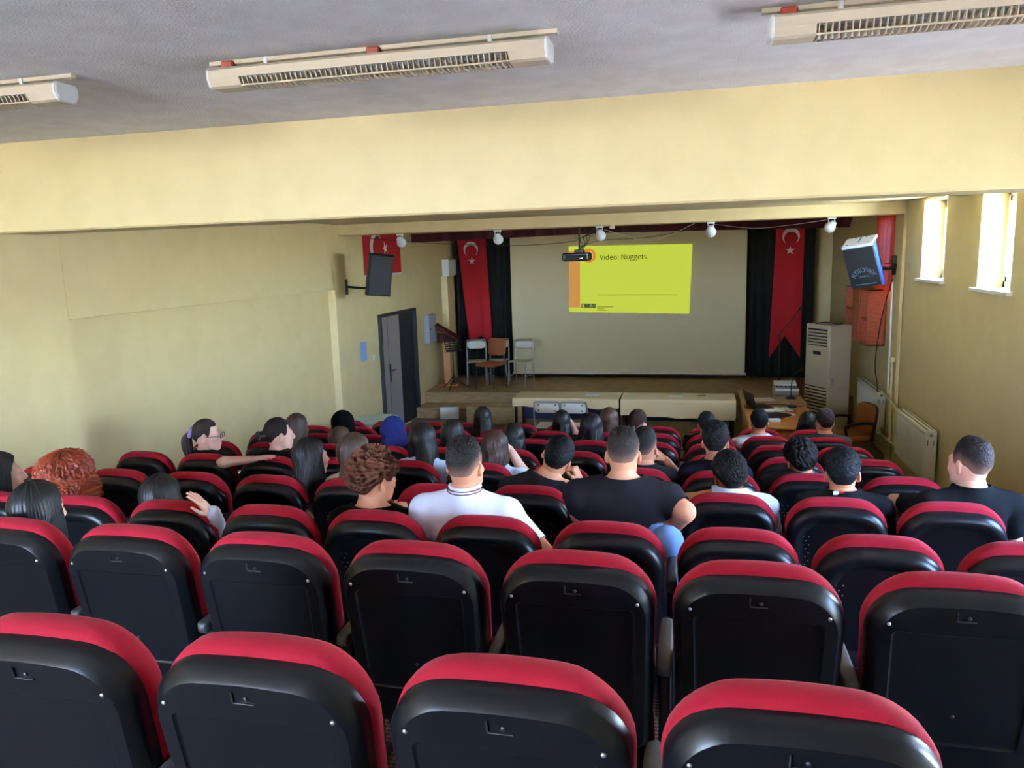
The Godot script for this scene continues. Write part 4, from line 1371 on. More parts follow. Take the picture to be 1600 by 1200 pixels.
func speaker_blue() -> void:
	var o := thing("loudspeaker", "blue and grey loudspeaker tilted down on the window wall", "loudspeaker", Vector3(2.03, 2.69, -10.03))
	var b := Basis(Vector3.UP, -0.50) * Basis(Vector3.BACK, 0.14) * Basis(Vector3.RIGHT, 0.42)
	var rings := []
	for e in [[-0.17, 0.11, 0.20], [-0.08, 0.15, 0.25], [0.06, 0.185, 0.275], [0.10, 0.19, 0.28], [0.13, 0.18, 0.27]]:
		var ring := PackedVector3Array()
		for p in [[-1, -1], [1, -1], [1, 1], [-1, 1]]:
			ring.append(b * Vector3(p[0] * e[1], p[1] * e[2], e[0]))
		rings.append(ring)
	put("cabinet", Geo.new().loft(rings, true, true, -1).mesh(), M("speaker_blue"), o)
	put("grille", Geo.new().box(b * Vector3(0, -0.01, 0.135), Vector3(0.345, 0.51, 0.014), b, 0.006).mesh(), M("grille_navy"), o)
	put("top_plate", Geo.new().box(b * Vector3(0, 0.268, 0.02), Vector3(0.355, 0.035, 0.26), b, 0.010).mesh(), M("speaker_light"), o)
	put("slot", Geo.new().box(b * Vector3(0.0, 0.287, 0.0), Vector3(0.012, 0.003, 0.12), b, 0.001).mesh(), M("dark_gap"), o)
	for k in [[-0.06, -0.08], [0.0, -0.08], [0.06, -0.08], [-0.12, 0.10], [0.12, 0.10]]:
		put("screw", Geo.new().box(b * Vector3(k[0], 0.287, k[1]), Vector3(0.025, 0.003, 0.015), b, 0.001).mesh(), M("dark_gap"), o)
	put("side_handle", Geo.new().box(b * Vector3(0.170, 0.0, -0.02), Vector3(0.012, 0.16, 0.05), b * Basis(Vector3.UP, 0.25), 0.004).mesh(), M("dark_gap"), o)
	# pale lettering in an arc on the grille
	var word := "AUDIOPARK"
	for k in word.length():
		var a := lerpf(2.75, 0.39, k / (word.length() - 1.0))
		lettering(word[k], 0.075, M("print_grey"), o, b * Vector3(cos(a) * 0.125, -0.155 + sin(a) * 0.115, 0.1425), b * Basis(Vector3.BACK, a - PI / 2))
	lettering("DIGITAL", 0.035, M("print_grey"), o, b * Vector3(0.0, -0.125, 0.1425), b)
	put("print_line", Geo.new().box(b * Vector3(0.0, -0.225, 0.1425), Vector3(0.24, 0.014, 0.002), b, 0.0).mesh(), M("print_grey"), o)
	var w := thing("wall_bracket", "black swivel bracket holding the blue loudspeaker on the window wall", "bracket", Vector3(XR, 2.63, -10.50))
	put("wall_plate", Geo.new().box(Vector3(-0.06, 0, 0), Vector3(0.05, 0.24, 0.05), Basis(), 0.008).mesh(), M("black_metal"), w)
	put("arm", Geo.new().tube([Vector3(-0.02, 0.0, 0.0), Vector3(-0.14, -0.04, 0.12), Vector3(-0.30, -0.02, 0.30)], 0.022, 8).mesh(), M("black_metal"), w)
	put("clamp", Geo.new().box(Vector3(-0.08, 0.03, 0.02), Vector3(0.18, 0.014, 0.05), Basis(Vector3.UP, 0.3), 0.003).mesh(), M("black_metal"), w)


func projector() -> void:
	var o := thing("projector", "black ceiling projector hanging from the stage beam", "projector", Vector3(-1.515, 2.85, -10.42), -0.1)
	var g := Geo.new()
	g.box(Vector3(0, 0, 0), Vector3(0.36, 0.115, 0.27), Basis(), 0.022)
	put("body", g.mesh(), M("dark_plastic"), o)
	put("rear_panel", Geo.new().box(Vector3(0.02, -0.01, 0.135), Vector3(0.29, 0.07, 0.006), Basis(), 0.002).mesh(), M("dark_gap"), o)
	put("badge", Geo.new().box(Vector3(0.09, -0.02, 0.139), Vector3(0.04, 0.014, 0.003), Basis(), 0.001).mesh(), M("steel"), o)
	put("lens", Geo.new().lathe([[0.04, 0.0], [0.04, 0.03], [0.03, 0.032]], Vector3(-0.08, 0.0, -0.135), Basis(Vector3.RIGHT, -PI / 2), 18).mesh(), M("black_metal"), o)
	put("pole", tubed([Vector3(0.035, 0.05, 0), Vector3(0.035, 0.395, 0)], 0.013, 10), M("black_metal"), o)
	put("mount", Geo.new().box(Vector3(0.035, 0.075, 0), Vector3(0.12, 0.04, 0.12), Basis(), 0.006).mesh(), M("black_metal"), o)
	for k in 4:
		var u := 0.02 * k
		put("cable", tubed(curve([Vector3(0.02 + u, 0.09, 0.02), Vector3(0.09 + u * 1.5, 0.16 + u, 0.03), Vector3(0.05 + u * 2.2, 0.23 + u, 0.02), Vector3(0.16 + u, 0.30, 0.03), Vector3(0.26 + u * 2.0, 0.385, 0.03)], 24), 0.005, 6), M("black_metal"), o)


func radiator(x: float, z1: float, z0: float, y: float, label: String) -> void:
	var o := thing("radiator", label, "radiator", Vector3(x, y, (z0 + z1) / 2), 0.0, "white panel radiators on the window wall")
	var L := z1 - z0
	var H := 0.56
	var D := 0.10
	var m := M("radiator_white")
	put("front_panel", Geo.new().box(Vector3(-D, H / 2, 0), Vector3(0.016, H - 0.02, L - 0.01), Basis(), 0.006).mesh(), m, o)
	put("back_panel", Geo.new().box(Vector3(-0.015, H / 2, 0), Vector3(0.016, H - 0.02, L - 0.02), Basis(), 0.006).mesh(), m, o)
	var n := 26
	var rg := Geo.new().box(Vector3.ZERO, Vector3(0.010, H - 0.09, 0.020), Basis(), 0.004).mesh()
	for k in n:
		var r := put("ridge", rg, m, o)
		r.position = Vector3(-D - 0.010, H / 2 - 0.01, lerpf(-L / 2 + 0.05, L / 2 - 0.05, k / (n - 1.0)))
	for s in [-1, 1]:
		put("side_plate", Geo.new().box(Vector3(-D / 2, H / 2, s * L / 2), Vector3(D + 0.012, H, 0.008), Basis(), 0.003).mesh(), m, o)
		for xx in [-0.078, -0.022]:
			put("vent_slot", Geo.new().box(Vector3(xx, H - 0.13, s * (L / 2 + 0.0042)), Vector3(0.006, 0.06, 0.002), Basis(), 0.0).mesh(), M("dark_gap"), o)
		for yy in [0.045, H - 0.045]:
			put("plug", Geo.new().lathe([[0.018, 0.0], [0.018, 0.012], [0.010, 0.018]], Vector3(-D / 2, yy, s * (L / 2 + 0.003)), Basis(Vector3.RIGHT, s * PI / 2), 12).mesh(), M("steel"), o)
	put("top_grille", Geo.new().box(Vector3(-D / 2, H - 0.006, 0), Vector3(D, 0.012, L - 0.01), Basis(), 0.003).mesh(), m, o)
	for k in 2:
		put("grille_slot", Geo.new().box(Vector3(-D * 0.74 + k * 0.05, H + 0.0005, 0), Vector3(0.010, 0.002, L - 0.06), Basis(), 0.0).mesh(), M("dark_gap"), o)
	for zz in [-L * 0.32, L * 0.32]:
		put("wall_hook", Geo.new().box(Vector3(0.012, H - 0.06, zz), Vector3(0.045, 0.04, 0.03), Basis(), 0.003).mesh(), m, o)


# ------------------------------------------------------------------ figures: one smooth field per body, meshed as surface nets
class Field:
	var o: Vector3
	var c: float
	var nx: int
	var ny: int
	var nz: int
	var d := PackedFloat32Array()

	func _init(lo: Vector3, hi: Vector3, cell: float) -> void:
		c = cell
		o = lo
		nx = int(ceil((hi.x - lo.x) / c)) + 1
		ny = int(ceil((hi.y - lo.y) / c)) + 1
		nz = int(ceil((hi.z - lo.z) / c)) + 1
		d.resize(nx * ny * nz)
		d.fill(10.0)

	func limits(lo: Vector3, hi: Vector3) -> PackedInt32Array:
		var a := (lo - o) / c
		var b := (hi - o) / c
		return PackedInt32Array([clampi(int(floor(a.x)), 0, nx), clampi(int(ceil(b.x)) + 1, 0, nx), clampi(int(floor(a.y)), 0, ny), clampi(int(ceil(b.y)) + 1, 0, ny), clampi(int(floor(a.z)), 0, nz), clampi(int(ceil(b.z)) + 1, 0, nz)])

	func bone(a: Vector3, b: Vector3, ra: float, rb: float, k := 0.04) -> void:
		var r := maxf(ra, rb) + k + 2.0 * c
		var e := Vector3(r, r, r)
		var l := limits(a.min(b) - e, a.max(b) + e)
		var ab := b - a
		var inv := 1.0 / maxf(ab.length_squared(), 1e-9)
		for z in range(l[4], l[5]):
			for y in range(l[2], l[3]):
				var at := (z * ny + y) * nx
				for x in range(l[0], l[1]):
					var p := Vector3(o.x + x * c, o.y + y * c, o.z + z * c) - a
					var t := clampf(p.dot(ab) * inv, 0.0, 1.0)
					var v := (p - ab * t).length() - (ra + (rb - ra) * t)
					var w := d[at + x]
					var h := k - absf(v - w)
					if h > 0.0:
						d[at + x] = minf(v, w) - h * h * 0.25 / k
					elif v < w:
						d[at + x] = v

	# an ellipsoid joined (sign 1) or carved away (sign -1)
	func egg(m: Vector3, r: Vector3, b := Basis(), k := 0.02, sgn := 1) -> void:
		var q := r[r.max_axis_index()] + k + 2.0 * c
		var e := Vector3(q, q, q)
		var l := limits(m - e, m + e)
		var bi := b.transposed()
		for z in range(l[4], l[5]):
			for y in range(l[2], l[3]):
				var at := (z * ny + y) * nx
				for x in range(l[0], l[1]):
					var p := bi * (Vector3(o.x + x * c, o.y + y * c, o.z + z * c) - m)
					var u := p / r
					var k0 := u.length()
					var k1 := (u / r).length()
					var v := k0 * (k0 - 1.0) / maxf(k1, 1e-6) if k0 > 1e-4 else -r.x
					var w := d[at + x]
					if sgn < 0:
						v = -v
						var g := k - absf(v - w)
						d[at + x] = maxf(v, w) + (g * g * 0.25 / k if g > 0.0 else 0.0)
						continue
					var h := k - absf(v - w)
					if h > 0.0:
						d[at + x] = minf(v, w) - h * h * 0.25 / k
					elif v < w:
						d[at + x] = v

	# [vertices, normals, triangle indices]
	func net() -> Array:
		var id := PackedInt32Array()
		id.resize(nx * ny * nz)
		id.fill(-1)
		var vs := PackedVector3Array()
		var ns := PackedVector3Array()
		var sx := 1
		var sy := nx
		var sz := nx * ny
		var off := PackedInt32Array([0, sx, sy, sx + sy, sz, sx + sz, sy + sz, sx + sy + sz])
		var lim := c * 1.75
		var v := PackedFloat32Array()
		v.resize(8)
		for z in nz - 1:
			for y in ny - 1:
				var at := (z * ny + y) * nx
				for x in nx - 1:
					var i := at + x
					var d0 := d[i]
					if d0 > lim or d0 < -lim:
						continue
					var neg := 0
					for k in 8:
						v[k] = d[i + off[k]]
						if v[k] < 0.0:
							neg += 1
					if neg == 0 or neg == 8:
						continue
					var s := Vector3.ZERO
					var n := 0
					for k in 8:
						for ax in 3:
							if k & (1 << ax):
								continue
							var j := k | (1 << ax)
							if (v[k] < 0.0) != (v[j] < 0.0):
								var p := Vector3(k & 1, (k >> 1) & 1, (k >> 2) & 1)
								p[ax] += v[k] / (v[k] - v[j])
								s += p
								n += 1
					id[i] = vs.size()
					vs.append(o + (Vector3(x, y, z) + s / n) * c)
					ns.append(Vector3(v[1] + v[3] + v[5] + v[7] - v[0] - v[2] - v[4] - v[6], v[2] + v[3] + v[6] + v[7] - v[0] - v[1] - v[4] - v[5], v[4] + v[5] + v[6] + v[7] - v[0] - v[1] - v[2] - v[3]).normalized())
		var ix := PackedInt32Array()
		for z in range(1, nz - 1):
			for y in range(1, ny - 1):
				var at := (z * ny + y) * nx
				for x in range(1, nx - 1):
					var i := at + x
					if id[i] < 0:
						continue
					var a := d[i] < 0.0
					if a != (d[i + sx] < 0.0):
						quad(ix, id[i], id[i - sy], id[i - sy - sz], id[i - sz], a)
					if a != (d[i + sy] < 0.0):
						quad(ix, id[i], id[i - sz], id[i - sx - sz], id[i - sx], a)
					if a != (d[i + sz] < 0.0):
						quad(ix, id[i], id[i - sx], id[i - sx - sy], id[i - sy], a)
		return [vs, ns, ix]

	func quad(ix: PackedInt32Array, a: int, b: int, e: int, f: int, turn: bool) -> void:
		if a < 0 or b < 0 or e < 0 or f < 0:
			return
		if turn:
			ix.append_array(PackedInt32Array([a, e, b, a, f, e]))
		else:
			ix.append_array(PackedInt32Array([a, b, e, a, e, f]))


func joined(parts: Array, cols := []) -> ArrayMesh:
	# parts: [vertices, normals, indices, Transform3D]; cols: a PackedColorArray each, or nothing
	var vs := PackedVector3Array()
	var ns := PackedVector3Array()
	var ix := PackedInt32Array()
	var cs := PackedColorArray()
	for n in parts.size():
		var p: Array = parts[n]
		var x: Transform3D = p[3]
		var b := vs.size()
		var flip := x.basis.determinant() < 0.0
		vs.append_array(x * (p[0] as PackedVector3Array))
		var nb := x.basis.inverse().transposed()
		for q in p[1]:
			ns.append((nb * q).normalized())
		var id: PackedInt32Array = p[2]
		for i in range(0, id.size(), 3):
			ix.append(b + id[i])
			ix.append(b + id[i + (2 if flip else 1)])
			ix.append(b + id[i + (1 if flip else 2)])
		if cols.size() > n:
			cs.append_array(cols[n])
	var a := []
	a.resize(Mesh.ARRAY_MAX)
	a[Mesh.ARRAY_VERTEX] = vs
	a[Mesh.ARRAY_NORMAL] = ns
	a[Mesh.ARRAY_INDEX] = ix
	if cs.size() == vs.size():
		a[Mesh.ARRAY_COLOR] = cs
	var m := ArrayMesh.new()
	m.add_surface_from_arrays(Mesh.PRIMITIVE_TRIANGLES, a)
	return m


# the part of a body's skin where cover(v) >= 0, lifted outwards by lift(v): a garment with turned-in edges
func garment(vs: PackedVector3Array, ns: PackedVector3Array, ix: PackedInt32Array, cover: PackedFloat32Array, lift: PackedFloat32Array) -> ArrayMesh:
	var ov := PackedVector3Array()
	var on := PackedVector3Array()
	var oi := PackedInt32Array()
	var seen := {}
	for i in range(0, ix.size(), 3):
		var t := [ix[i], ix[i + 1], ix[i + 2]]
		var n := 0
		for k in t:
			if cover[k] >= 0.0:
				n += 1
		if n == 0:
			continue
		var poly := []
		var rim := []
		for k in 3:
			var a: int = t[k]
			var b: int = t[(k + 1) % 3]
			if cover[a] >= 0.0:
				if not seen.has(a):
					seen[a] = ov.size()
					ov.append(vs[a] + ns[a] * lift[a])
					on.append(ns[a])
				poly.append(seen[a])
			if (cover[a] >= 0.0) != (cover[b] >= 0.0):
				var key := Vector2i(mini(a, b), maxi(a, b))
				if not seen.has(key):
					var f := cover[a] / (cover[a] - cover[b])
					var p := vs[a].lerp(vs[b], f)
					var q := ns[a].lerp(ns[b], f).normalized()
					seen[key] = ov.size()
					ov.append(p + q * lerpf(lift[a], lift[b], f))
					on.append(q)
					ov.append(p - q * 0.003)  # turned-in hem
					on.append(q)
				poly.append(seen[key])
				rim.append(seen[key])
		for k in range(1, poly.size() - 1):
			oi.append(poly[0]); oi.append(poly[k]); oi.append(poly[k + 1])
		if rim.size() == 2:
			var r0: int = rim[0]
			var r1: int = rim[1]
			oi.append_array(PackedInt32Array([r0, r0 + 1, r1 + 1, r0, r1 + 1, r1]))
	return joined([[ov, on, oi, Transform3D()]])


var heads := {}
var hands := {}


func head_parts(man: bool, fine: bool) -> Array:
	var key := [man, fine]
	if heads.has(key):
		return heads[key]
	var f := Field.new(Vector3(-0.115, -0.19, -0.15), Vector3(0.115, 0.145, 0.14), 0.0058 if fine else 0.0085)
	var s := 1.0 if man else 0.94
	f.egg(Vector3(0, 0.022, 0.018), Vector3(0.077, 0.100, 0.096), Basis(), 0.02)
	f.egg(Vector3(0, -0.045, -0.036), Vector3(0.060 * s, 0.078, 0.060), Basis(), 0.04)
	f.bone(Vector3(-0.035 * s, -0.085, -0.035), Vector3(0.035 * s, -0.085, -0.035), 0.026, 0.026, 0.03)
	f.egg(Vector3(0, -0.106, -0.072), Vector3(0.022, 0.016, 0.016), Basis(), 0.02)
	f.bone(Vector3(-0.030, 0.018, -0.078), Vector3(0.030, 0.018, -0.078), 0.012, 0.012, 0.02)
	for x in [-1, 1]:
		f.egg(Vector3(x * 0.031, -0.004, -0.098), Vector3(0.017, 0.011, 0.014), Basis(), 0.012, -1)
		f.egg(Vector3(x * 0.031, -0.004, -0.079), Vector3(0.013, 0.012, 0.012), Basis(), 0.004)
		f.egg(Vector3(x * 0.046, -0.035, -0.066), Vector3(0.018, 0.016, 0.014), Basis(), 0.02)
		var eb := Basis(Vector3.UP, x * 0.45) * Basis(Vector3.RIGHT, -0.2)
		f.egg(Vector3(x * 0.081, -0.014, 0.014), Vector3(0.008, 0.033, 0.020), eb, 0.008)
		f.egg(Vector3(x * 0.086, -0.010, 0.006), Vector3(0.006, 0.016, 0.009), eb, 0.005, -1)
		f.egg(Vector3(x * 0.079, -0.041, 0.008), Vector3(0.007, 0.010, 0.009), eb, 0.006)
	f.bone(Vector3(0, 0.002, -0.096), Vector3(0, -0.034, -0.114), 0.008, 0.011, 0.012)
	f.egg(Vector3(0, -0.040, -0.103), Vector3(0.017, 0.009, 0.011), Basis(), 0.008)
	f.bone(Vector3(-0.018, -0.066, -0.094), Vector3(0.018, -0.066, -0.094), 0.006, 0.006, 0.006)
	f.bone(Vector3(-0.015, -0.078, -0.092), Vector3(0.015, -0.078, -0.092), 0.006, 0.006, 0.006)
	var nr := 0.056 if man else 0.047
	f.bone(Vector3(0, -0.05, 0.028), Vector3(0, -0.20, 0.040), nr, nr * 1.04, 0.03)
	heads[key] = f.net()
	return heads[key]


# a hand: wrist at the origin, fingers along -z, palm facing -y, thumb on the -x side (a right hand)
func hand_parts(pose: String) -> Array:
	if hands.has(pose):
		return hands[pose]
	var f := Field.new(Vector3(-0.085, -0.085, -0.205), Vector3(0.065, 0.045, 0.04), 0.0042)
	f.bone(Vector3(0, 0, 0.035), Vector3(0, 0, -0.01), 0.026, 0.025, 0.02)
	for k in 4:
		f.bone(Vector3(-0.024 + 0.016 * k, 0, -0.02), Vector3(-0.030 + 0.019 * k, 0.002, -0.085 + (0.006 if k == 3 else 0.0)), 0.014, 0.0115, 0.012)
	var curl := {"rest": [0.18, 0.30, 0.25], "fist": [1.35, 1.55, 1.1], "spread": [0.06, 0.12, 0.10]}[pose] as Array
	var lens := [[0.040, 0.026, 0.020], [0.045, 0.029, 0.021], [0.041, 0.027, 0.020], [0.032, 0.020, 0.018]]
	for k in 4:
		var p := Vector3(-0.031 + 0.0195 * k, 0.002, -0.088 + (0.007 if k == 3 else (0.0 if k != 1 else -0.003)))
		var a: float = 0.0
		var fan: float = (k - 1.5) * (0.10 if pose == "spread" else 0.04 if pose == "rest" else -0.03)
		var r := 0.0092 if k < 3 else 0.0080
		for j in 3:
			a += curl[j] * (1.0 + 0.08 * k)
			var dir := Vector3(sin(fan) * cos(a), -sin(a), -cos(a) * cos(fan))
			var q: Vector3 = p + dir * lens[k][j]
			f.bone(p, q, r, r * 0.92, 0.004)
			p = q
			r *= 0.93
	var t0 := Vector3(-0.024, -0.008, -0.022)
	var t1 := Vector3(-0.050, -0.018, -0.052)
	var t2 := Vector3(-0.056, -0.024, -0.084) if pose != "fist" else Vector3(-0.036, -0.040, -0.078)
	var t3 := Vector3(-0.055, -0.030, -0.108) if pose != "fist" else Vector3(-0.012, -0.046, -0.088)
	f.bone(t0, t1, 0.0165, 0.0125, 0.012)
	f.bone(t1, t2, 0.0115, 0.0100, 0.005)
	f.bone(t2, t3, 0.0100, 0.0085, 0.004)
	hands[pose] = f.net()
	return hands[pose]


# a grid of points nu round (closed) by nv down, with colours
func sheet(P: PackedVector3Array, C: PackedColorArray, nu: int, nv: int, close_round := true) -> ArrayMesh:
	var ix := PackedInt32Array()
	for j in nv - 1:
		for i in (nu if close_round else nu - 1):
			var a := j * nu + i
			var b := j * nu + (i + 1) % nu
			ix.append_array(PackedInt32Array([a, b, b + nu, a, b + nu, a + nu]))
	var ns := PackedVector3Array()
	ns.resize(P.size())
	var vol := 0.0
	var mid := Vector3.ZERO
	for p in P:
		mid += p
	mid /= P.size()
	for t in range(0, ix.size(), 3):
		var a := P[ix[t]]
		var n := (P[ix[t + 2]] - a).cross(P[ix[t + 1]] - a)
		vol += n.dot(a - mid)
		for k in 3:
			ns[ix[t + k]] += n
	if vol < 0.0:
		for t in range(0, ix.size(), 3):
			var k := ix[t + 1]
			ix[t + 1] = ix[t + 2]
			ix[t + 2] = k
	for i in ns.size():
		ns[i] = (ns[i] * signf(vol)).normalized()
	return joined([[P, ns, ix, Transform3D()]], [C])


var hn := FastNoiseLite.new()


# hair in the head's own axes (face to -z). h: kind, colour, length, and so on
func hair_mesh(h: Dictionary, sd: int, fine: bool) -> ArrayMesh:
	hn.seed = sd
	hn.noise_type = FastNoiseLite.TYPE_SIMPLEX_SMOOTH
	hn.fractal_octaves = 2
	hn.frequency = 1.0
	var kind: String = h.kind
	var long := kind in ["long", "hijab", "bob"]
	var nu := 170 if fine else 110
	var nv := 80 if fine else 44
	var P := PackedVector3Array()
	var C := PackedColorArray()
	var m := Vector3(0, 0.022, 0.016)
	var rad := Vector3(0.079, 0.101, 0.098)
	var col: Color = (h.col as Color).srgb_to_linear()
	var scalp := Color(0.62, 0.46, 0.40).srgb_to_linear()
	var top: float = h.get("top", 0.020)
	var side: float = h.get("side", 0.008)
	var nape: float = h.get("nape", 0.002)
	var rough: float = h.get("rough", 0.004)
	var fr: float = h.get("freq", 60.0)
	var L: float = h.get("len", 0.35)
	var open: float = h.get("open", 1.95)  # how far round from the back the long hair falls
	var wide: float = h.get("wide", 0.0)
	var part: float = h.get("part", 0.0)
	var wave: float = h.get("wave", 0.0)
	for j in nv:
		var v := float(j) / (nv - 1)
		for i in nu:
			var a := TAU * i / nu
			var ab := absf(wrapf(a, -PI, PI))  # 0 at the back, PI at the forehead
			var ca := cos(a)
			var sa := sin(a)
			var strand := 0.0
			var tint := 1.0
			var faded := 0.0
			if kind == "hijab":
				strand = 0.007 * sin(a * 5.0 + v * 9.0 + sd) * smoothstep(0.35, 1.0, v) + 0.004 * hn.get_noise_2d(a * 3.0, v * 6.0)
				tint = 1.0 + 0.10 * hn.get_noise_2d(a * 4.0, v * 4.0)
			else:
				var w := hn.get_noise_2d(ca * 9.0 + v * 1.2, sa * 9.0) * 0.7 + hn.get_noise_2d(ca * 26.0 + 40.0, sa * 26.0 + v * 2.0) * 0.5
				strand = rough * w
				tint = 1.0 + 0.45 * w
				if h.has("curl"):
					var cu := 1.0 - 2.4 * absf(hn.get_noise_3d(ca * 7.0, v * 13.0, sa * 7.0)) + 0.5 * hn.get_noise_3d(ca * 17.0, v * 30.0, sa * 17.0)
					strand += (h.curl as float) * cu * smoothstep(0.05, 0.35, v)
					tint += 0.3 * cu
			var p: Vector3
			if long:
				var fall := smoothstep(open + 0.30, open - 0.05, ab)
				var hl := lerpf(2.05, lerpf(1.42, 0.88, smoothstep(1.7, 2.9, ab)), smoothstep(1.2, open + 0.2, ab))  # hairline, angle from the crown
				var vs := 0.46
				var phi: float
				if v < vs:
					phi = v / vs * (lerpf(hl, 1.62, fall))
				else:
					phi = lerpf(hl, 1.62, fall)
				var dir := Vector3(sin(phi) * sa, cos(phi), sin(phi) * ca)
				var th := lerpf(top, side + 0.006, smoothstep(0.2, 1.5, phi)) + strand
				if part != 0.0:
					th -= 0.008 * exp(-pow((dir.x * 0.08 - part) / 0.006, 2.0)) * smoothstep(0.9, 0.2, phi)
				p = m + dir * rad + Vector3(dir.x / rad.x, dir.y / rad.y, dir.z / rad.z).normalized() * th
				if v >= vs:
					var u := (v - vs) / (1.0 - vs)
					var end := L * (1.0 + 0.10 * hn.get_noise_2d(ca * 14.0, sa * 14.0 + 7.0) + 0.05 * sin(a * 3.0 + sd))
					var down := p
					down.y -= u * end
					var sp := 1.0 + wide * u + 0.10 * sin(u * PI) - 0.10 * u * u
					down.x = p.x * sp + wave * sin(u * 16.0 + a * 6.0) * u
					down.z = lerpf(p.z, (0.105 + 0.050 * u) * (0.55 + 0.45 * cos(a * 0.8)) + 0.012 + strand, smoothstep(0.0, 0.5, u)) if p.z > -0.02 else p.z
					down.z += wave * cos(u * 14.0 + a * 5.0) * u * 0.7
					var thin := Vector3(down.x * 0.72, down.y, down.z * 0.9)
					if u > 0.86:
						down = down.lerp(thin, (u - 0.86) / 0.14)
					var stay := m + dir * rad * lerpf(0.97, 0.80, u)
					p = stay.lerp(down, fall)
			else:
				# cap: runs from the crown to a hairline and sinks into the head there
				var hl := lerpf(2.30, 1.72, smoothstep(0.5, 1.35, ab))
				hl = lerpf(hl, 1.50, smoothstep(1.35, 1.62, ab))
				hl = lerpf(hl, 1.78, smoothstep(1.68, 1.95, ab))  # the sideburn before the ear
				hl = lerpf(hl, 0.98, smoothstep(1.95, 2.35, ab))
				hl += h.get("low", 0.0) * smoothstep(1.6, 0.6, ab)
				var phi := v * hl * 1.03
				var dir := Vector3(sin(phi) * sa, cos(phi), sin(phi) * ca)
				var e := phi / hl
				var th := lerpf(top, side, smoothstep(0.25, 0.72, e))
				th = lerpf(th, nape, smoothstep(0.66, 0.97, e))
				th = lerpf(th, -0.004, smoothstep(0.965, 1.03, e))
				var nn := 0.0
				if kind == "curly":
					var q := dir * 0.1 * fr
					hn.fractal_octaves = 1
					var bl := 1.0 - absf(hn.get_noise_3d(q.x, q.y, q.z)) * 2.6
					var b2 := hn.get_noise_3d(q.x * 2.3 + 9.0, q.y * 2.3, q.z * 2.3)
					nn = rough * (bl + 0.5 * b2)
					tint = 1.0 + 0.35 * bl + 0.3 * b2
				else:
					# short locks combed away from the crown
					var sw := phi * 1.6 + 0.5 * hn.get_noise_2d(ca * 2.0, sa * 2.0)
					var a2 := a + sw * 0.35
					var n1 := hn.get_noise_2d(cos(a2) * 11.0 * sin(phi) + 3.0, sin(a2) * 11.0 * sin(phi) + phi * 5.0)
					var n2 := hn.get_noise_3d(dir.x * 24.0, dir.y * 15.0, dir.z * 24.0)
					var n3 := hn.get_noise_2d(cos(a2) * 34.0 * sin(phi) + 50.0, sin(a2) * 34.0 * sin(phi) + phi * 6.0)
					nn = rough * (n1 + 0.7 * n2 + 0.6 * n3)
					tint = 1.0 + (n1 + n2 + n3) * 0.45
				th += nn * smoothstep(1.0, 0.75, e) * (0.25 + 0.75 * clampf(th / maxf(top, 0.001), 0, 1))
				if h.has("fade"):
					faded = smoothstep(0.62, 0.95, e) * (h.fade as float)
				p = m + dir * rad + Vector3(dir.x / rad.x, dir.y / rad.y, dir.z / rad.z).normalized() * th
				if h.has("flip"):  # a wavy fringe lifted to one side
					p += Vector3(0.02, 0.006, -0.008) * (h.flip as float) * smoothstep(0.4, 0.9, dir.x) * smoothstep(1.0, 0.6, e)
			P.append(p)
			tint = clampf(tint, 0.35, 2.0)
			C.append(Color(col.r * tint, col.g * tint, col.b * tint).lerp(scalp, faded * 0.62))
	return sheet(P, C, nu, nv)


var hair_mats := {}


func hair_material(kind: String) -> StandardMaterial3D:
	if not hair_mats.has(kind):
		var m := mat("hair_" + kind, Color(1, 1, 1), 0.85 if kind == "hijab" else 0.62 if kind in ["curly", "short"] else 0.46, 0.0, 0.4 if kind == "plain" else 0.28)
		m.vertex_color_use_as_albedo = true
		hair_mats[kind] = m
	return hair_mats[kind]


var skin_mats := {}


func skin_material(c: Color) -> StandardMaterial3D:
	if not skin_mats.has(c):
		var m := mat("skin", c, 0.55, 0.0, 0.4)
		m.subsurf_scatter_enabled = true
		m.subsurf_scatter_strength = 0.15
		skin_mats[c] = m
	return skin_mats[c]


var cloth_mats := {}


func cloth_material(c: Color) -> StandardMaterial3D:
	if not cloth_mats.has(c):
		var m := mat("cloth", c, 0.9, 0.0, 0.25)
		m.normal_enabled = true
		m.normal_texture = M("seat_fabric").normal_texture
		m.normal_scale = 0.15
		tri_uv(m, 10.0, false)
		cloth_mats[c] = m
	return cloth_mats[c]


# the point that the photograph shows at pixel (x, y), at a given distance down the hall
func seen_at(x: float, y: float, z: float) -> Vector3:
	var b := Basis(Vector3.UP, 0.2331) * Basis(Vector3.RIGHT, -0.1672) * Basis(Vector3.BACK, -0.0305)
	var r := b * Vector3((x - 800.0) / 1193.4, (600.0 - y) / 1193.4, -1.0)
	return Vector3(0, 2.9, 0) + r * (z / r.z)


func seg_near(p: Vector3, a: Vector3, b: Vector3) -> Vector2:
	var ab := b - a
	var t := (p - a).dot(ab) / maxf(ab.length_squared(), 1e-9)
	return Vector2((p - a - ab * clampf(t, 0, 1)).length(), t * ab.length())


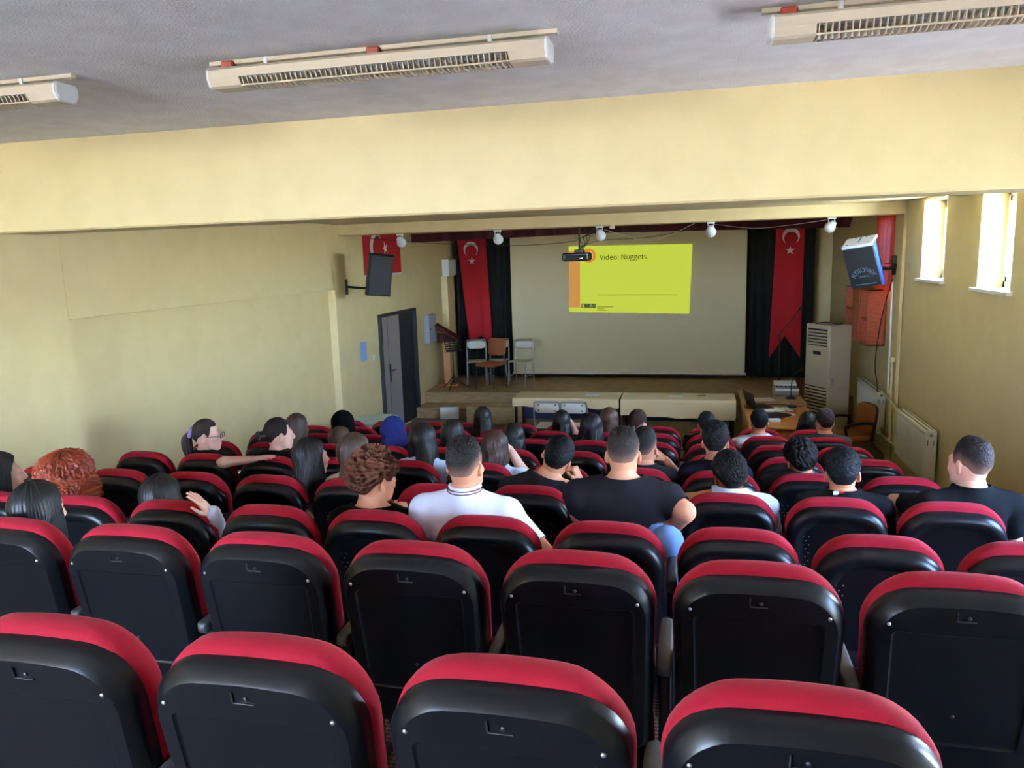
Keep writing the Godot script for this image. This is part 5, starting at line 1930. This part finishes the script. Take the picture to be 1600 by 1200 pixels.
func person(s: Dictionary) -> Node3D:
	var row: int = s.row
	var fine := row <= 3
	var man: bool = s.get("man", false)
	var base := Vector3(col_x(s.col), row_y(row), row_z(row))
	var o := thing("person", s.label, "person", base, 0.0, "audience in the red seats")
	var z: float = row_z(row) - s.get("dz", 0.25)
	var hd := seen_at(s.x, s.y, z) - base
	var hb := Basis(Vector3.UP, s.get("yaw", 0.0)) * Basis(Vector3.BACK, s.get("roll", 0.0)) * Basis(Vector3.RIGHT, s.get("pitch", 0.0))
	var hs: float = s.get("size", 1.0)
	var hx := Transform3D(hb.scaled(Vector3(hs, hs, hs)), hd)
	var big: float = s.get("big", 1.0)
	# joints
	var sy: float = s.get("turn", 0.0)  # how the shoulders turn
	var nb := hd + (Basis(Vector3.UP, sy) * Basis(Vector3.BACK, s.get("roll", 0.0) * 0.5)) * Vector3(0, -0.158 * hs, 0.040)
	if s.has("neck"):
		nb += s.neck
	var hip := Vector3(s.get("hipx", clampf(nb.x * 0.35, -0.10, 0.10)), 0.49, minf(-0.33, nb.z - 0.10))
	var chest := nb.lerp(hip, 0.42) + Vector3(0, 0, 0.005)
	var waist := nb.lerp(hip, 0.76)
	var sw: float = (0.168 if man else 0.142) * s.get("wide", 1.0)
	var tb := Basis(Vector3.UP, sy) * Basis(Vector3.BACK, s.get("tilt", 0.0))
	var X := tb.x
	var sh := [nb - X * sw + Vector3(0, -0.062, 0), nb + X * sw + Vector3(0, -0.062, 0)]
	var el := []
	var wr := []
	var kn := []
	var an := []
	for k in 2:
		var sg := -1.0 if k == 0 else 1.0
		var key := "l" if k == 0 else "r"
		var e: Vector3 = sh[k] + X * sg * 0.055 + Vector3(0, -0.26, -0.06)
		var w: Vector3 = hip + Vector3(sg * 0.10, 0.10, -0.26)
		if s.has("e" + key):
			var q: Array = s["e" + key]
			e = seen_at(q[0], q[1], q[2]) - base
		if s.has("w" + key):
			var q: Array = s["w" + key]
			w = seen_at(q[0], q[1], q[2]) - base
		e = sh[k] + (e - sh[k]).limit_length(0.31)
		w = e + (w - e).normalized() * clampf((w - e).length(), 0.20, 0.26)
		el.append(e)
		wr.append(w)
		var kp := hip + Vector3(sg * 0.13, 0.03, -0.42)
		if s.has("k" + key):
			var q: Array = s["k" + key]
			kp = seen_at(q[0], q[1], q[2]) - base
		kn.append(kp)
		an.append(Vector3(kp.x, 0.075, kp.z + 0.02))
	# the field
	var lo := Vector3(-0.3, 0.0, -0.6)
	var hi := Vector3(0.3, 0.9, 0.0)
	for p in sh + el + wr + kn + an + [nb, hip]:
		lo = lo.min(p)
		hi = hi.max(p)
	lo -= Vector3(0.16, 0.03, 0.20)
	lo.y = minf(lo.y, -0.03)
	hi += Vector3(0.16, 0.12, 0.16)
	var f := Field.new(lo, hi, 0.0155 if row <= 2 else 0.018 if row <= 4 else 0.021)
	var g := big
	for sg in [-1.0, 1.0]:
		f.bone(hip + Vector3(sg * 0.075, 0.0, 0.0), waist + X * sg * 0.060, 0.105 * g, 0.098 * g, 0.06)
		f.bone(waist + X * sg * 0.060, chest + X * sg * sw * 0.46, 0.098 * g, 0.104 * g, 0.06)
		f.bone(chest + X * sg * sw * 0.46, nb + X * sg * sw * 0.42 + Vector3(0, -0.085, 0.0), 0.104 * g, 0.080 * g, 0.06)
	f.bone(nb + Vector3(0, -0.11, 0.005), waist, 0.085 * g, 0.09 * g, 0.06)
	for k in 2:
		f.bone(nb + Vector3(0, -0.005, 0), sh[k] + Vector3(0, 0.012, 0), 0.052 * g, 0.054 * g, 0.06)
		f.bone(sh[k], el[k], 0.056 * g, 0.043 * g, 0.035)
		f.bone(el[k], wr[k], 0.043 * g, 0.028, 0.02)
		var h0 := hip + Vector3(-0.085 if k == 0 else 0.085, -0.01, -0.02)
		f.bone(h0, kn[k], 0.088 * g, 0.062, 0.04)
		f.bone(kn[k], an[k], 0.060, 0.042, 0.03)
		f.bone(an[k] + Vector3(0, -0.025, 0.02), an[k] + Vector3(0, -0.035, -0.15), 0.042, 0.034, 0.03)
	var nr := (0.058 if man else 0.048) * hs
	f.bone(nb + Vector3(0, -0.05, 0), hx * Vector3(0, -0.09, 0.034), nr * 1.1, nr, 0.045)
	var net := f.net()
	var vs: PackedVector3Array = net[0]
	var ns: PackedVector3Array = net[1]
	# hands follow the forearms
	var parts := [[vs, ns, net[2], Transform3D()], head_parts(man, fine) + [hx]]
	for k in 2:
		var pose: String = s.get("hl" if k == 0 else "hr", "rest")
		var d: Vector3 = (wr[k] - el[k]).normalized()
		if s.has("dl" if k == 0 else "dr"):
			d = (d + (s["dl" if k == 0 else "dr"] as Vector3)).normalized()
		var up: Vector3 = s.get("ul" if k == 0 else "ur", Vector3(0, 1, 0.15))
		var bz := -d
		var bx := up.cross(bz).normalized()
		var by := bz.cross(bx)
		var hsz := 0.95 if man else 0.86
		parts.append(hand_parts(pose) + [Transform3D(Basis(bx * (hsz if k == 1 else -hsz), by * hsz, bz * hsz), wr[k])])
	put("body", joined(parts), skin_material(s.get("skin", Color(0.80, 0.58, 0.47))), o)
	# clothes
	var nd := ((hd - nb).normalized() + Vector3(0, 1.2, 0)).normalized()
	var low: float = s.get("collar", 0.046)
	var wy := hip.y + 0.05
	var sc := PackedFloat32Array()
	var sl := PackedFloat32Array()
	var tc := PackedFloat32Array()
	var tl := PackedFloat32Array()
	var oc := PackedFloat32Array()
	hn.seed = 31 + row * 7 + int(s.col)
	hn.fractal_octaves = 2
	for v in vs:
		var c := minf(low - (v - nb).dot(nd), v.y - wy + 0.06)
		var arm := 1.0
		var sp := seg_near(v, nb, hip)
		var leg := -1.0  # how far along a leg this point lies
		for k in 2:
			var th := seg_near(v, hip + Vector3(-0.085 if k == 0 else 0.085, -0.01, -0.02), kn[k])
			var sn := seg_near(v, kn[k], an[k])
			if th.x < 0.11 and th.y > 0.13:
				leg = maxf(leg, th.y - 0.16)
			if sn.x < 0.10 and sn.y > 0.0:
				leg = maxf(leg, 0.1)
		for k in 2:
			var sleeve: float = s.get("sleeve_l", s.get("sleeve", 0.19)) if k == 0 else s.get("sleeve", 0.19)
			var q := seg_near(v, sh[k], el[k])
			var r := seg_near(v, el[k], wr[k])
			arm = minf(arm, minf(r.x - 0.07, q.x - 0.085 if q.y > 0.10 else 1.0))
			if sleeve < 0.3:
				if r.x < q.x and r.x < 0.075 * big:
					c = minf(c, -0.02 if r.y > 0.0 else sleeve - q.y)
				elif q.x < 0.105 * big and q.y > 0.02 and q.x + 0.05 < sp.x:
					c = minf(c, sleeve - q.y)
			elif r.x < 0.08:
				c = maxf(c, 0.02)
				c = minf(c, 0.235 - r.y)
		if s.has("bare_l") and v.y > nb.y - 0.22:
			c = minf(c, s.bare_l - (nb - v).dot(X))
		if leg > -0.5:
			c = minf(c, -leg)
		sc.append(c)
		sl.append(0.013 + 0.009 * hn.get_noise_3d(v.x * 9.0, v.y * 14.0, v.z * 9.0) + 0.006 * hn.get_noise_3d(v.x * 20.0, v.y * 30.0, v.z * 22.0))
		var t := minf(minf(wy + 0.02 - v.y, v.y - 0.07), arm * 4.0 if v.y > 0.35 else 1.0)
		if leg > -0.5 and v.y > wy:
			t = maxf(t, minf(leg, arm * 4.0))
		tc.append(t)
		tl.append(0.009 + 0.004 * hn.get_noise_3d(v.x * 14.0, v.y * 14.0 + 5.0, v.z * 14.0))
		oc.append(0.085 - v.y)
	put("shirt", garment(vs, ns, net[2], sc, sl), cloth_material(s.get("shirt", Color(0.035, 0.035, 0.04))), o)
	put("trousers", garment(vs, ns, net[2], tc, tl), cloth_material(s.get("pants", Color(0.06, 0.065, 0.085))), o)
	var sf := PackedFloat32Array()
	sf.resize(vs.size())
	sf.fill(0.010)
	put("shoes", garment(vs, ns, net[2], oc, sf), cloth_material(s.get("shoe", Color(0.10, 0.10, 0.11))), o)
	# hair
	var h: Dictionary = s.hair
	var ho := put("headscarf" if h.kind == "hijab" else "hair", hair_mesh(h, 11 + int(s.x) + row, fine), hair_material(h.kind if h.kind in ["hijab", "curly", "short"] else "plain"), o)
	ho.transform = hx
	var hc: Color = (h.col as Color)
	if h.has("bun"):
		var bm := Geo.new()
		var bp: Vector3 = h.bun
		bm.ball(bp, Vector3(0.044, 0.040, 0.036), Basis(), 18)
		for k in 5:
			var a := TAU * k / 5.0
			bm.tube(curve([bp + Vector3(cos(a) * 0.03, sin(a) * 0.03, 0.02), bp + Vector3(cos(a + 0.9) * 0.036, sin(a + 0.9) * 0.034, 0.03), bp + Vector3(cos(a + 1.8) * 0.020, sin(a + 1.8) * 0.020, 0.038)], 8), 0.012, 6, 0.006)
		var bo := put("hair_bun", bm.mesh(), cloth_tint(hc), o)
		bo.transform = hx
	if h.has("tail"):
		var tm := Geo.new()
		for k in 9:
			var a := TAU * k / 9.0
			var off := Vector3(cos(a), 0, sin(a)) * 0.016
			var t: Array = h.tail
			tm.tube(curve([t[0] + off * 0.6, t[1] + off * 1.7, t[2] + off * 2.0, t[3] + off * 0.9], 16), 0.017, 7, 0.006)
		var to := put("ponytail", tm.mesh(), cloth_tint(hc), o)
		to.transform = hx
		if h.has("band"):
			var rm := TorusMesh.new()
			rm.inner_radius = 0.020
			rm.outer_radius = 0.052
			var ro := put("hair_band", rm, cloth_material(h.band), o)
			ro.transform = hx * Transform3D(Basis(Vector3.RIGHT, 1.2), h.tail[0])
	if s.has("glasses"):
		var gm := Geo.new()
		for x in [-1, 1]:
			var ring := []
			for k in 17:
				var a := TAU * k / 16.0
				ring.append(Vector3(x * 0.033 + cos(a) * 0.025, -0.004 + sin(a) * 0.019, -0.112))
			gm.tube(ring, 0.0022, 6)
			gm.tube([Vector3(x * 0.058, 0.0, -0.111), Vector3(x * 0.080, 0.002, -0.08), Vector3(x * 0.084, 0.0, 0.0)], 0.0022, 6)
		gm.tube([Vector3(-0.009, 0.0, -0.113), Vector3(0.009, 0.0, -0.113)], 0.002, 6)
		var go := put("glasses", gm.mesh(), M("black_metal"), o)
		go.transform = hx
	if s.has("collar_trim"):
		var ring := []
		var trim: Color = s.collar_trim
		var q := Basis(Quaternion(Vector3.UP, nd))
		for rr in [0, 1]:
			ring = []
			for k in 33:
				var a := TAU * k / 32.0
				ring.append(nb + nd * (0.056 - 0.012 * rr) + q * Vector3(cos(a) * (0.079 + 0.008 * rr), 0.006 * cos(a * 2.0), sin(a) * (0.077 + 0.008 * rr)))
			put("collar_stripe", tubed(ring, 0.0022, 6), cloth_material(trim), o)
		ring = []
		for k in 33:
			var a := TAU * k / 32.0
			ring.append(nb + nd * 0.062 + q * Vector3(cos(a) * 0.070, 0.006 * cos(a * 2.0), sin(a) * 0.068))
		put("collar", tubed(ring, 0.011, 8), cloth_material(s.shirt), o)
	if s.has("tag"):
		for k in 2:
			put("collar_tag", Geo.new().box(nb + nd * 0.045 + Vector3(s.tag + 0.028 * k - 0.014, 0.004, 0.076), Vector3(0.028, 0.020, 0.004), Basis(), 0.001).mesh(), cloth_material([Color(0.85, 0.85, 0.86), Color(0.75, 0.10, 0.14)][k]), o)
	if s.has("hood"):
		var hm := Geo.new()
		hm.ball(nb + Vector3(0.0, 0.0, 0.085), Vector3(0.115, 0.055, 0.055), Basis(Vector3.RIGHT, 0.3), 20)
		put("hood", hm.mesh(), cloth_material(s.shirt), o)
	return o


func cloth_tint(c: Color) -> StandardMaterial3D:
	var m := mat("hair_strand", c, 0.5, 0.0, 0.4)
	return m


func build_people() -> void:
	var black := Color(0.085, 0.082, 0.085)
	var soft := Color(0.115, 0.105, 0.105)
	var brown := Color(0.24, 0.165, 0.135)
	var tee := Color(0.10, 0.10, 0.115)
	var fair := Color(0.86, 0.66, 0.57)
	var tan := Color(0.78, 0.53, 0.40)
	var R := [row_z(0), row_z(1), row_z(2), row_z(3), row_z(4), row_z(5), row_z(6), row_z(7), row_z(8)]
	var list := [
		# third row from the back
		{row = 2, col = -2, x = 728, y = 727, man = true, wide = 1.22, big = 1.10, label = "man in white polo with striped collar and faded short dark hair", skin = tan, shirt = Color(0.90, 0.89, 0.93), sleeve = 0.20, collar_trim = Color(0.30, 0.08, 0.12), yaw = -0.10, roll = 0.02, hair = {kind = "short", col = Color(0.13, 0.115, 0.11), top = 0.024, side = 0.006, nape = 0.0008, rough = 0.009, fade = 1.0}, er = [868, 885, R[2] - 0.10], wr = [880, 930, R[2] - 0.32], el = [640, 870, R[2] - 0.16]},
		{row = 2, col = -3, x = 587, y = 748, man = true, dz = 0.28, label = "person with thick wavy brown hair, black shirt, chin propped on hand", skin = tan, yaw = -0.55, roll = -0.06, shirt = Color(0.04, 0.04, 0.043), collar = 0.03, hair = {kind = "curly", col = Color(0.30, 0.17, 0.12), top = 0.044, side = 0.040, nape = 0.020, rough = 0.016, freq = 42.0, flip = 1.4, low = 0.0}, er = [640, 875, R[2] - 0.30], wr = [632, 812, R[2] - 0.34], hr = "fist", dr = Vector3(-0.3, 0.5, 0)},
		{row = 2, col = -1, x = 974, y = 709, man = true, dz = 0.62, wide = 1.32, big = 1.18, label = "broad man in black T-shirt and jeans leaning far forward", skin = tan, shirt = Color(0.105, 0.095, 0.115), pants = Color(0.42, 0.55, 0.74), pitch = -0.12, hair = {kind = "short", col = Color(0.16, 0.135, 0.125), top = 0.018, side = 0.006, nape = 0.001, rough = 0.006, fade = 0.8}, er = [1070, 800, R[2] - 0.52], wr = [1034, 850, R[2] - 0.76], el = [905, 800, R[2] - 0.62], kr = [1043, 846, R[2] - 0.42], sleeve = 0.075},
		{row = 2, col = -5, x = 255, y = 778, dz = 0.28, label = "long black-haired person in white top, one hand resting on seat back", skin = fair, shirt = Color(0.82, 0.84, 0.90), sleeve = 0.4, roll = 0.12, hair = {kind = "long", col = black, len = 0.26, top = 0.016, side = 0.014, rough = 0.004, wide = 0.12, part = 0.02}, er = [352, 850, R[2] - 0.16], wr = [335, 812, R[2] - 0.10], hr = "spread", dr = Vector3(-0.7, 0.25, 0.0)},
		{row = 2, col = -6, x = 106, y = 745, dz = 0.22, label = "person with long thick curly red hair and black top", skin = fair, shirt = tee, hair = {kind = "long", col = Color(0.46, 0.18, 0.10), len = 0.15, top = 0.032, side = 0.046, rough = 0.010, wide = 0.30, wave = 0.010, open = 2.2, curl = 0.014}},
		{row = 2, col = -7, x = 3, y = 742, label = "dark-haired person in black at the row end by the door wall", skin = fair, shirt = tee, yaw = -0.6, hair = {kind = "long", col = soft, len = 0.24, top = 0.014, side = 0.010, rough = 0.003}},
		{row = 1, col = -5, x = 62, y = 797, dz = 0.26, label = "person with long straight shiny black hair, in the second row from the back", skin = fair, shirt = tee, roll = 0.05, size = 0.95, hair = {kind = "long", col = black, len = 0.20, top = 0.014, side = 0.012, rough = 0.004, wide = 0.10}},
		# fourth row from the back
		{row = 3, col = -2, x = 872, y = 714, man = true, label = "short-haired man in black tilting his head onto his fist", skin = tan, roll = -0.42, yaw = -0.15, shirt = Color(0.10, 0.088, 0.098), pants = Color(0.72, 0.76, 0.86), hair = {kind = "short", col = Color(0.085, 0.085, 0.09), top = 0.016, side = 0.010, nape = 0.003, rough = 0.004}, neck = Vector3(-0.085, 0.02, 0.0), er = [912, 800, R[3] - 0.36], wr = [906, 752, R[3] - 0.36], hr = "fist", dr = Vector3(-0.4, 0.3, 0.1), kr = [903, 800, R[3] - 0.50]},
		{row = 3, col = 0, x = 1139, y = 743, man = true, dz = 0.26, label = "person with curly black hair, white top, bare arm stretched out", skin = Color(0.70, 0.46, 0.32), yaw = 0.30, roll = 0.08, shirt = Color(0.86, 0.88, 0.93), sleeve = 0.15, sleeve_l = -0.04, bare_l = 0.075, hair = {kind = "curly", col = Color(0.10, 0.082, 0.08), top = 0.026, side = 0.018, nape = 0.008, rough = 0.008, freq = 95.0}, el = [1066, 800, R[3] - 0.34], wr = [1066, 850, R[3] - 0.45], wide = 1.25, neck = Vector3(-0.02, 0.05, 0.0)},
		{row = 3, col = 1, x = 1316, y = 738, man = true, dz = 0.26, wide = 1.12, label = "straight black-haired man in black with red and white collar tag", skin = tan, yaw = -0.12, roll = 0.03, shirt = Color(0.06, 0.06, 0.075), tag = -0.035, neck = Vector3(0, 0.025, 0), hair = {kind = "short", col = Color(0.085, 0.085, 0.10), top = 0.024, side = 0.019, nape = 0.006, rough = 0.006}},
		{row = 3, col = 2, x = 1513, y = 724, man = true, wide = 1.22, label = "man in black T-shirt at row end by windows, bent elbow out", skin = fair, yaw = 0.55, turn = 0.15, shirt = Color(0.045, 0.045, 0.05), hair = {kind = "short", col = Color(0.15, 0.125, 0.12), top = 0.026, side = 0.008, nape = 0.0015, rough = 0.005, fade = 0.8}, el = [1398, 784, R[3] - 0.40], wr = [1376, 845, R[3] - 0.52], sleeve = 0.17},
		{row = 3, col = -4, x = 556, y = 708, label = "long brown-haired person in beige top beside the wavy-haired one", skin = fair, shirt = Color(0.70, 0.66, 0.55), yaw = -0.45, hair = {kind = "long", col = brown, len = 0.26, top = 0.012, side = 0.010, rough = 0.004}},
		{row = 3, col = -5, x = 487, y = 715, label = "long black-haired person in black leaning between two seat backs", skin = fair, shirt = Color(0.075, 0.07, 0.085), yaw = -0.55, roll = 0.05, hair = {kind = "long", col = Color(0.10, 0.085, 0.085), len = 0.30, top = 0.013, side = 0.010, rough = 0.004, wide = 0.2}, er = [489, 800, R[3] - 0.08]},
		# middle row
		{row = 4, col = -1, x = 1008, y = 698, man = true, label = "short-haired man with raised fist at cheek, behind the broad man's shoulder", skin = tan, yaw = -0.25, shirt = tee, hair = {kind = "short", col = Color(0.14, 0.125, 0.12), top = 0.024, side = 0.007, nape = 0.001, rough = 0.005, fade = 0.7}, er = [1066, 752, R[4] - 0.34], wr = [1044, 724, R[4] - 0.34], hr = "fist", dr = Vector3(-0.6, 0.2, 0)},
		{row = 4, col = 0, x = 1118, y = 690, man = true, label = "dark wavy-haired man in navy shirt before the curly-haired one", skin = tan, yaw = -0.1, shirt = Color(0.085, 0.09, 0.135), hair = {kind = "short", col = Color(0.10, 0.095, 0.10), top = 0.026, side = 0.016, nape = 0.005, rough = 0.010}},
		{row = 4, col = 1, x = 1250, y = 718, man = true, dz = 0.22, label = "person with wavy black hair slouching in a charcoal hoodie", skin = tan, yaw = 0.25, roll = 0.15, shirt = Color(0.12, 0.12, 0.115), sleeve = 0.4, hair = {kind = "curly", col = Color(0.10, 0.092, 0.09), top = 0.032, side = 0.026, nape = 0.014, rough = 0.011, freq = 36.0}, neck = Vector3(-0.05, 0.04, 0)},
		{row = 4, col = -3, x = 775, y = 700, label = "long brown-haired person in pale tee, hand raised to cheek", skin = fair, shirt = Color(0.80, 0.83, 0.92), yaw = -0.2, hair = {kind = "long", col = brown, len = 0.20, top = 0.012, side = 0.010, rough = 0.005}, er = [818, 738, R[4] - 0.32], wr = [803, 712, R[4] - 0.30], hr = "rest", dr = Vector3(-0.6, 0.3, 0)},
		{row = 4, col = -4, x = 662, y = 688, label = "person with very long straight black hair over the seat back", skin = fair, shirt = Color(0.75, 0.80, 0.90), yaw = -0.15, hair = {kind = "long", col = Color(0.11, 0.105, 0.11), len = 0.36, top = 0.014, side = 0.014, rough = 0.004, wide = 0.32}},
		{row = 4, col = -6, x = 437, y = 679, label = "person with dark hair in a low bun, black top", skin = fair, shirt = Color(0.05, 0.05, 0.052), yaw = -0.75, hair = {kind = "short", col = Color(0.13, 0.095, 0.09), top = 0.015, side = 0.011, nape = 0.007, rough = 0.003, bun = Vector3(0.0, 0.01, 0.135)}},
		{row = 4, col = -7, x = 325, y = 680, label = "person with glasses and scrunchied ponytail, arm along the seat backs", skin = fair, shirt = Color(0.05, 0.05, 0.052), yaw = -1.25, turn = -0.35, glasses = true, hair = {kind = "short", col = Color(0.20, 0.155, 0.14), top = 0.012, side = 0.009, nape = 0.007, rough = 0.002, tail = [Vector3(0, 0.03, 0.125), Vector3(0.0, -0.02, 0.165), Vector3(0.0, -0.11, 0.165), Vector3(0.02, -0.21, 0.14)], band = Color(0.62, 0.54, 0.74)}, sleeve = 0.15, er = [352, 722, R[4] + 0.02], wr = [398, 717, R[4] + 0.03], hr = "spread", dr = Vector3(0.3, 0.05, 0)},
		# fourth row from the stage
		{row = 5, col = -3, x = 803, y = 685, label = "dark-haired person between the brown-haired one and an empty seat", skin = fair, shirt = tee, yaw = -0.1, hair = {kind = "long", col = soft, len = 0.16, top = 0.014, side = 0.012, rough = 0.004}},
		{row = 5, col = -4, x = 708, y = 679, label = "dark-haired person in front of the man in the white polo", skin = fair, shirt = tee, yaw = -0.2, hair = {kind = "long", col = Color(0.12, 0.115, 0.12), len = 0.20, top = 0.014, side = 0.012, rough = 0.004}},
		{row = 5, col = -5, x = 616, y = 674, label = "person in a navy blue headscarf", skin = fair, shirt = Color(0.10, 0.12, 0.28), yaw = -0.3, hair = {kind = "hijab", col = Color(0.13, 0.15, 0.36), len = 0.15, top = 0.018, side = 0.016, open = 2.55, wide = 0.1}},
		{row = 5, col = -6, x = 533, y = 688, label = "long light-brown-haired person in front of the beige-topped one", skin = fair, shirt = tee, yaw = -0.35, hair = {kind = "long", col = Color(0.30, 0.23, 0.19), len = 0.20, top = 0.010, side = 0.008, rough = 0.003}},
		{row = 5, col = -7, x = 465, y = 668, label = "long brown-haired person beyond the one with the bun", skin = fair, shirt = tee, yaw = -0.2, hair = {kind = "long", col = Color(0.24, 0.175, 0.15), len = 0.24, top = 0.012, side = 0.010, rough = 0.005, wave = 0.004}},
		# third row from the stage
		{row = 6, col = -6, x = 537, y = 662, label = "person in a black headscarf near the door wall", skin = fair, shirt = Color(0.04, 0.04, 0.045), yaw = -0.3, hair = {kind = "hijab", col = Color(0.045, 0.045, 0.05), len = 0.16, top = 0.022, side = 0.022, open = 2.55}},
		{row = 6, col = -2, x = 924, y = 667, label = "person with long wavy dark hair before the red-topped one", skin = fair, shirt = tee, hair = {kind = "long", col = soft, len = 0.22, top = 0.016, side = 0.018, rough = 0.007, wide = 0.25, wave = 0.006}},
		# second row from the stage
		{row = 7, col = -4, x = 755, y = 653, label = "person with long sleek dark hair before the wooden box", skin = fair, shirt = tee, hair = {kind = "long", col = Color(0.14, 0.12, 0.12), len = 0.26, top = 0.015, side = 0.013, rough = 0.003, wide = 0.1}},
		{row = 7, col = -3, x = 878, y = 659, label = "long black-haired person in front of the two steel chairs", skin = fair, shirt = tee, hair = {kind = "long", col = Color(0.075, 0.075, 0.08), len = 0.18, top = 0.012, side = 0.010, rough = 0.003}, er = [903, 684, R[7] - 0.30], wr = [896, 668, R[7] - 0.28], dr = Vector3(-0.4, 0.3, 0)},
		{row = 7, col = -2, x = 952, y = 655, label = "light-brown-haired person in a red hooded top", skin = fair, shirt = Color(0.66, 0.05, 0.13), hood = true, sleeve = 0.4, hair = {kind = "bob", col = Color(0.33, 0.23, 0.19), len = 0.13, top = 0.012, side = 0.012, rough = 0.004}},
		{row = 7, col = -1, x = 997, y = 659, label = "brown-haired person with loosely tied hair beside the red-topped one", skin = fair, shirt = Color(0.085, 0.085, 0.11), yaw = -0.6, roll = -0.15, hair = {kind = "short", col = Color(0.22, 0.155, 0.13), top = 0.018, side = 0.014, nape = 0.010, rough = 0.004, tail = [Vector3(0.02, -0.02, 0.12), Vector3(0.05, -0.08, 0.13), Vector3(0.07, -0.14, 0.12), Vector3(0.08, -0.22, 0.10)]}},
		{row = 7, col = 0, x = 1104, y = 663, man = true, label = "dark-haired person before the cream cloth, hidden below the shoulders", skin = tan, shirt = tee, hair = {kind = "short", col = Color(0.075, 0.08, 0.10), top = 0.018, side = 0.014, nape = 0.006, rough = 0.004}, el = [1078, 684, R[7] - 0.24], wr = [1092, 674, R[7] - 0.30]},
		{row = 7, col = 1, x = 1186, y = 660, man = true, label = "black-haired man in white shirt before the laptop desk", skin = tan, shirt = Color(0.84, 0.85, 0.90), hair = {kind = "short", col = Color(0.075, 0.085, 0.105), top = 0.022, side = 0.014, nape = 0.005, rough = 0.005}, el = [1150, 692, R[7] - 0.26], wr = [1163, 670, R[7] - 0.30], hl = "fist", dl = Vector3(0.5, 0.3, 0)},
		{row = 7, col = 2, x = 1288, y = 659, man = true, label = "brown-haired man in grey T-shirt before the office chair", skin = tan, shirt = Color(0.27, 0.275, 0.27), wide = 1.12, yaw = 0.15, hair = {kind = "short", col = Color(0.20, 0.16, 0.15), top = 0.020, side = 0.012, nape = 0.004, rough = 0.004}},
		# front row
		{row = 8, col = 2, x = 1262, y = 661, label = "person in black with dark hair, beside the grey-shirted man", skin = fair, shirt = Color(0.06, 0.06, 0.06), sleeve = 0.4, hair = {kind = "long", col = Color(0.06, 0.058, 0.055), len = 0.16, top = 0.014, side = 0.016, rough = 0.003, wide = 0.3}},
	]
	for s in list:
		person(s)
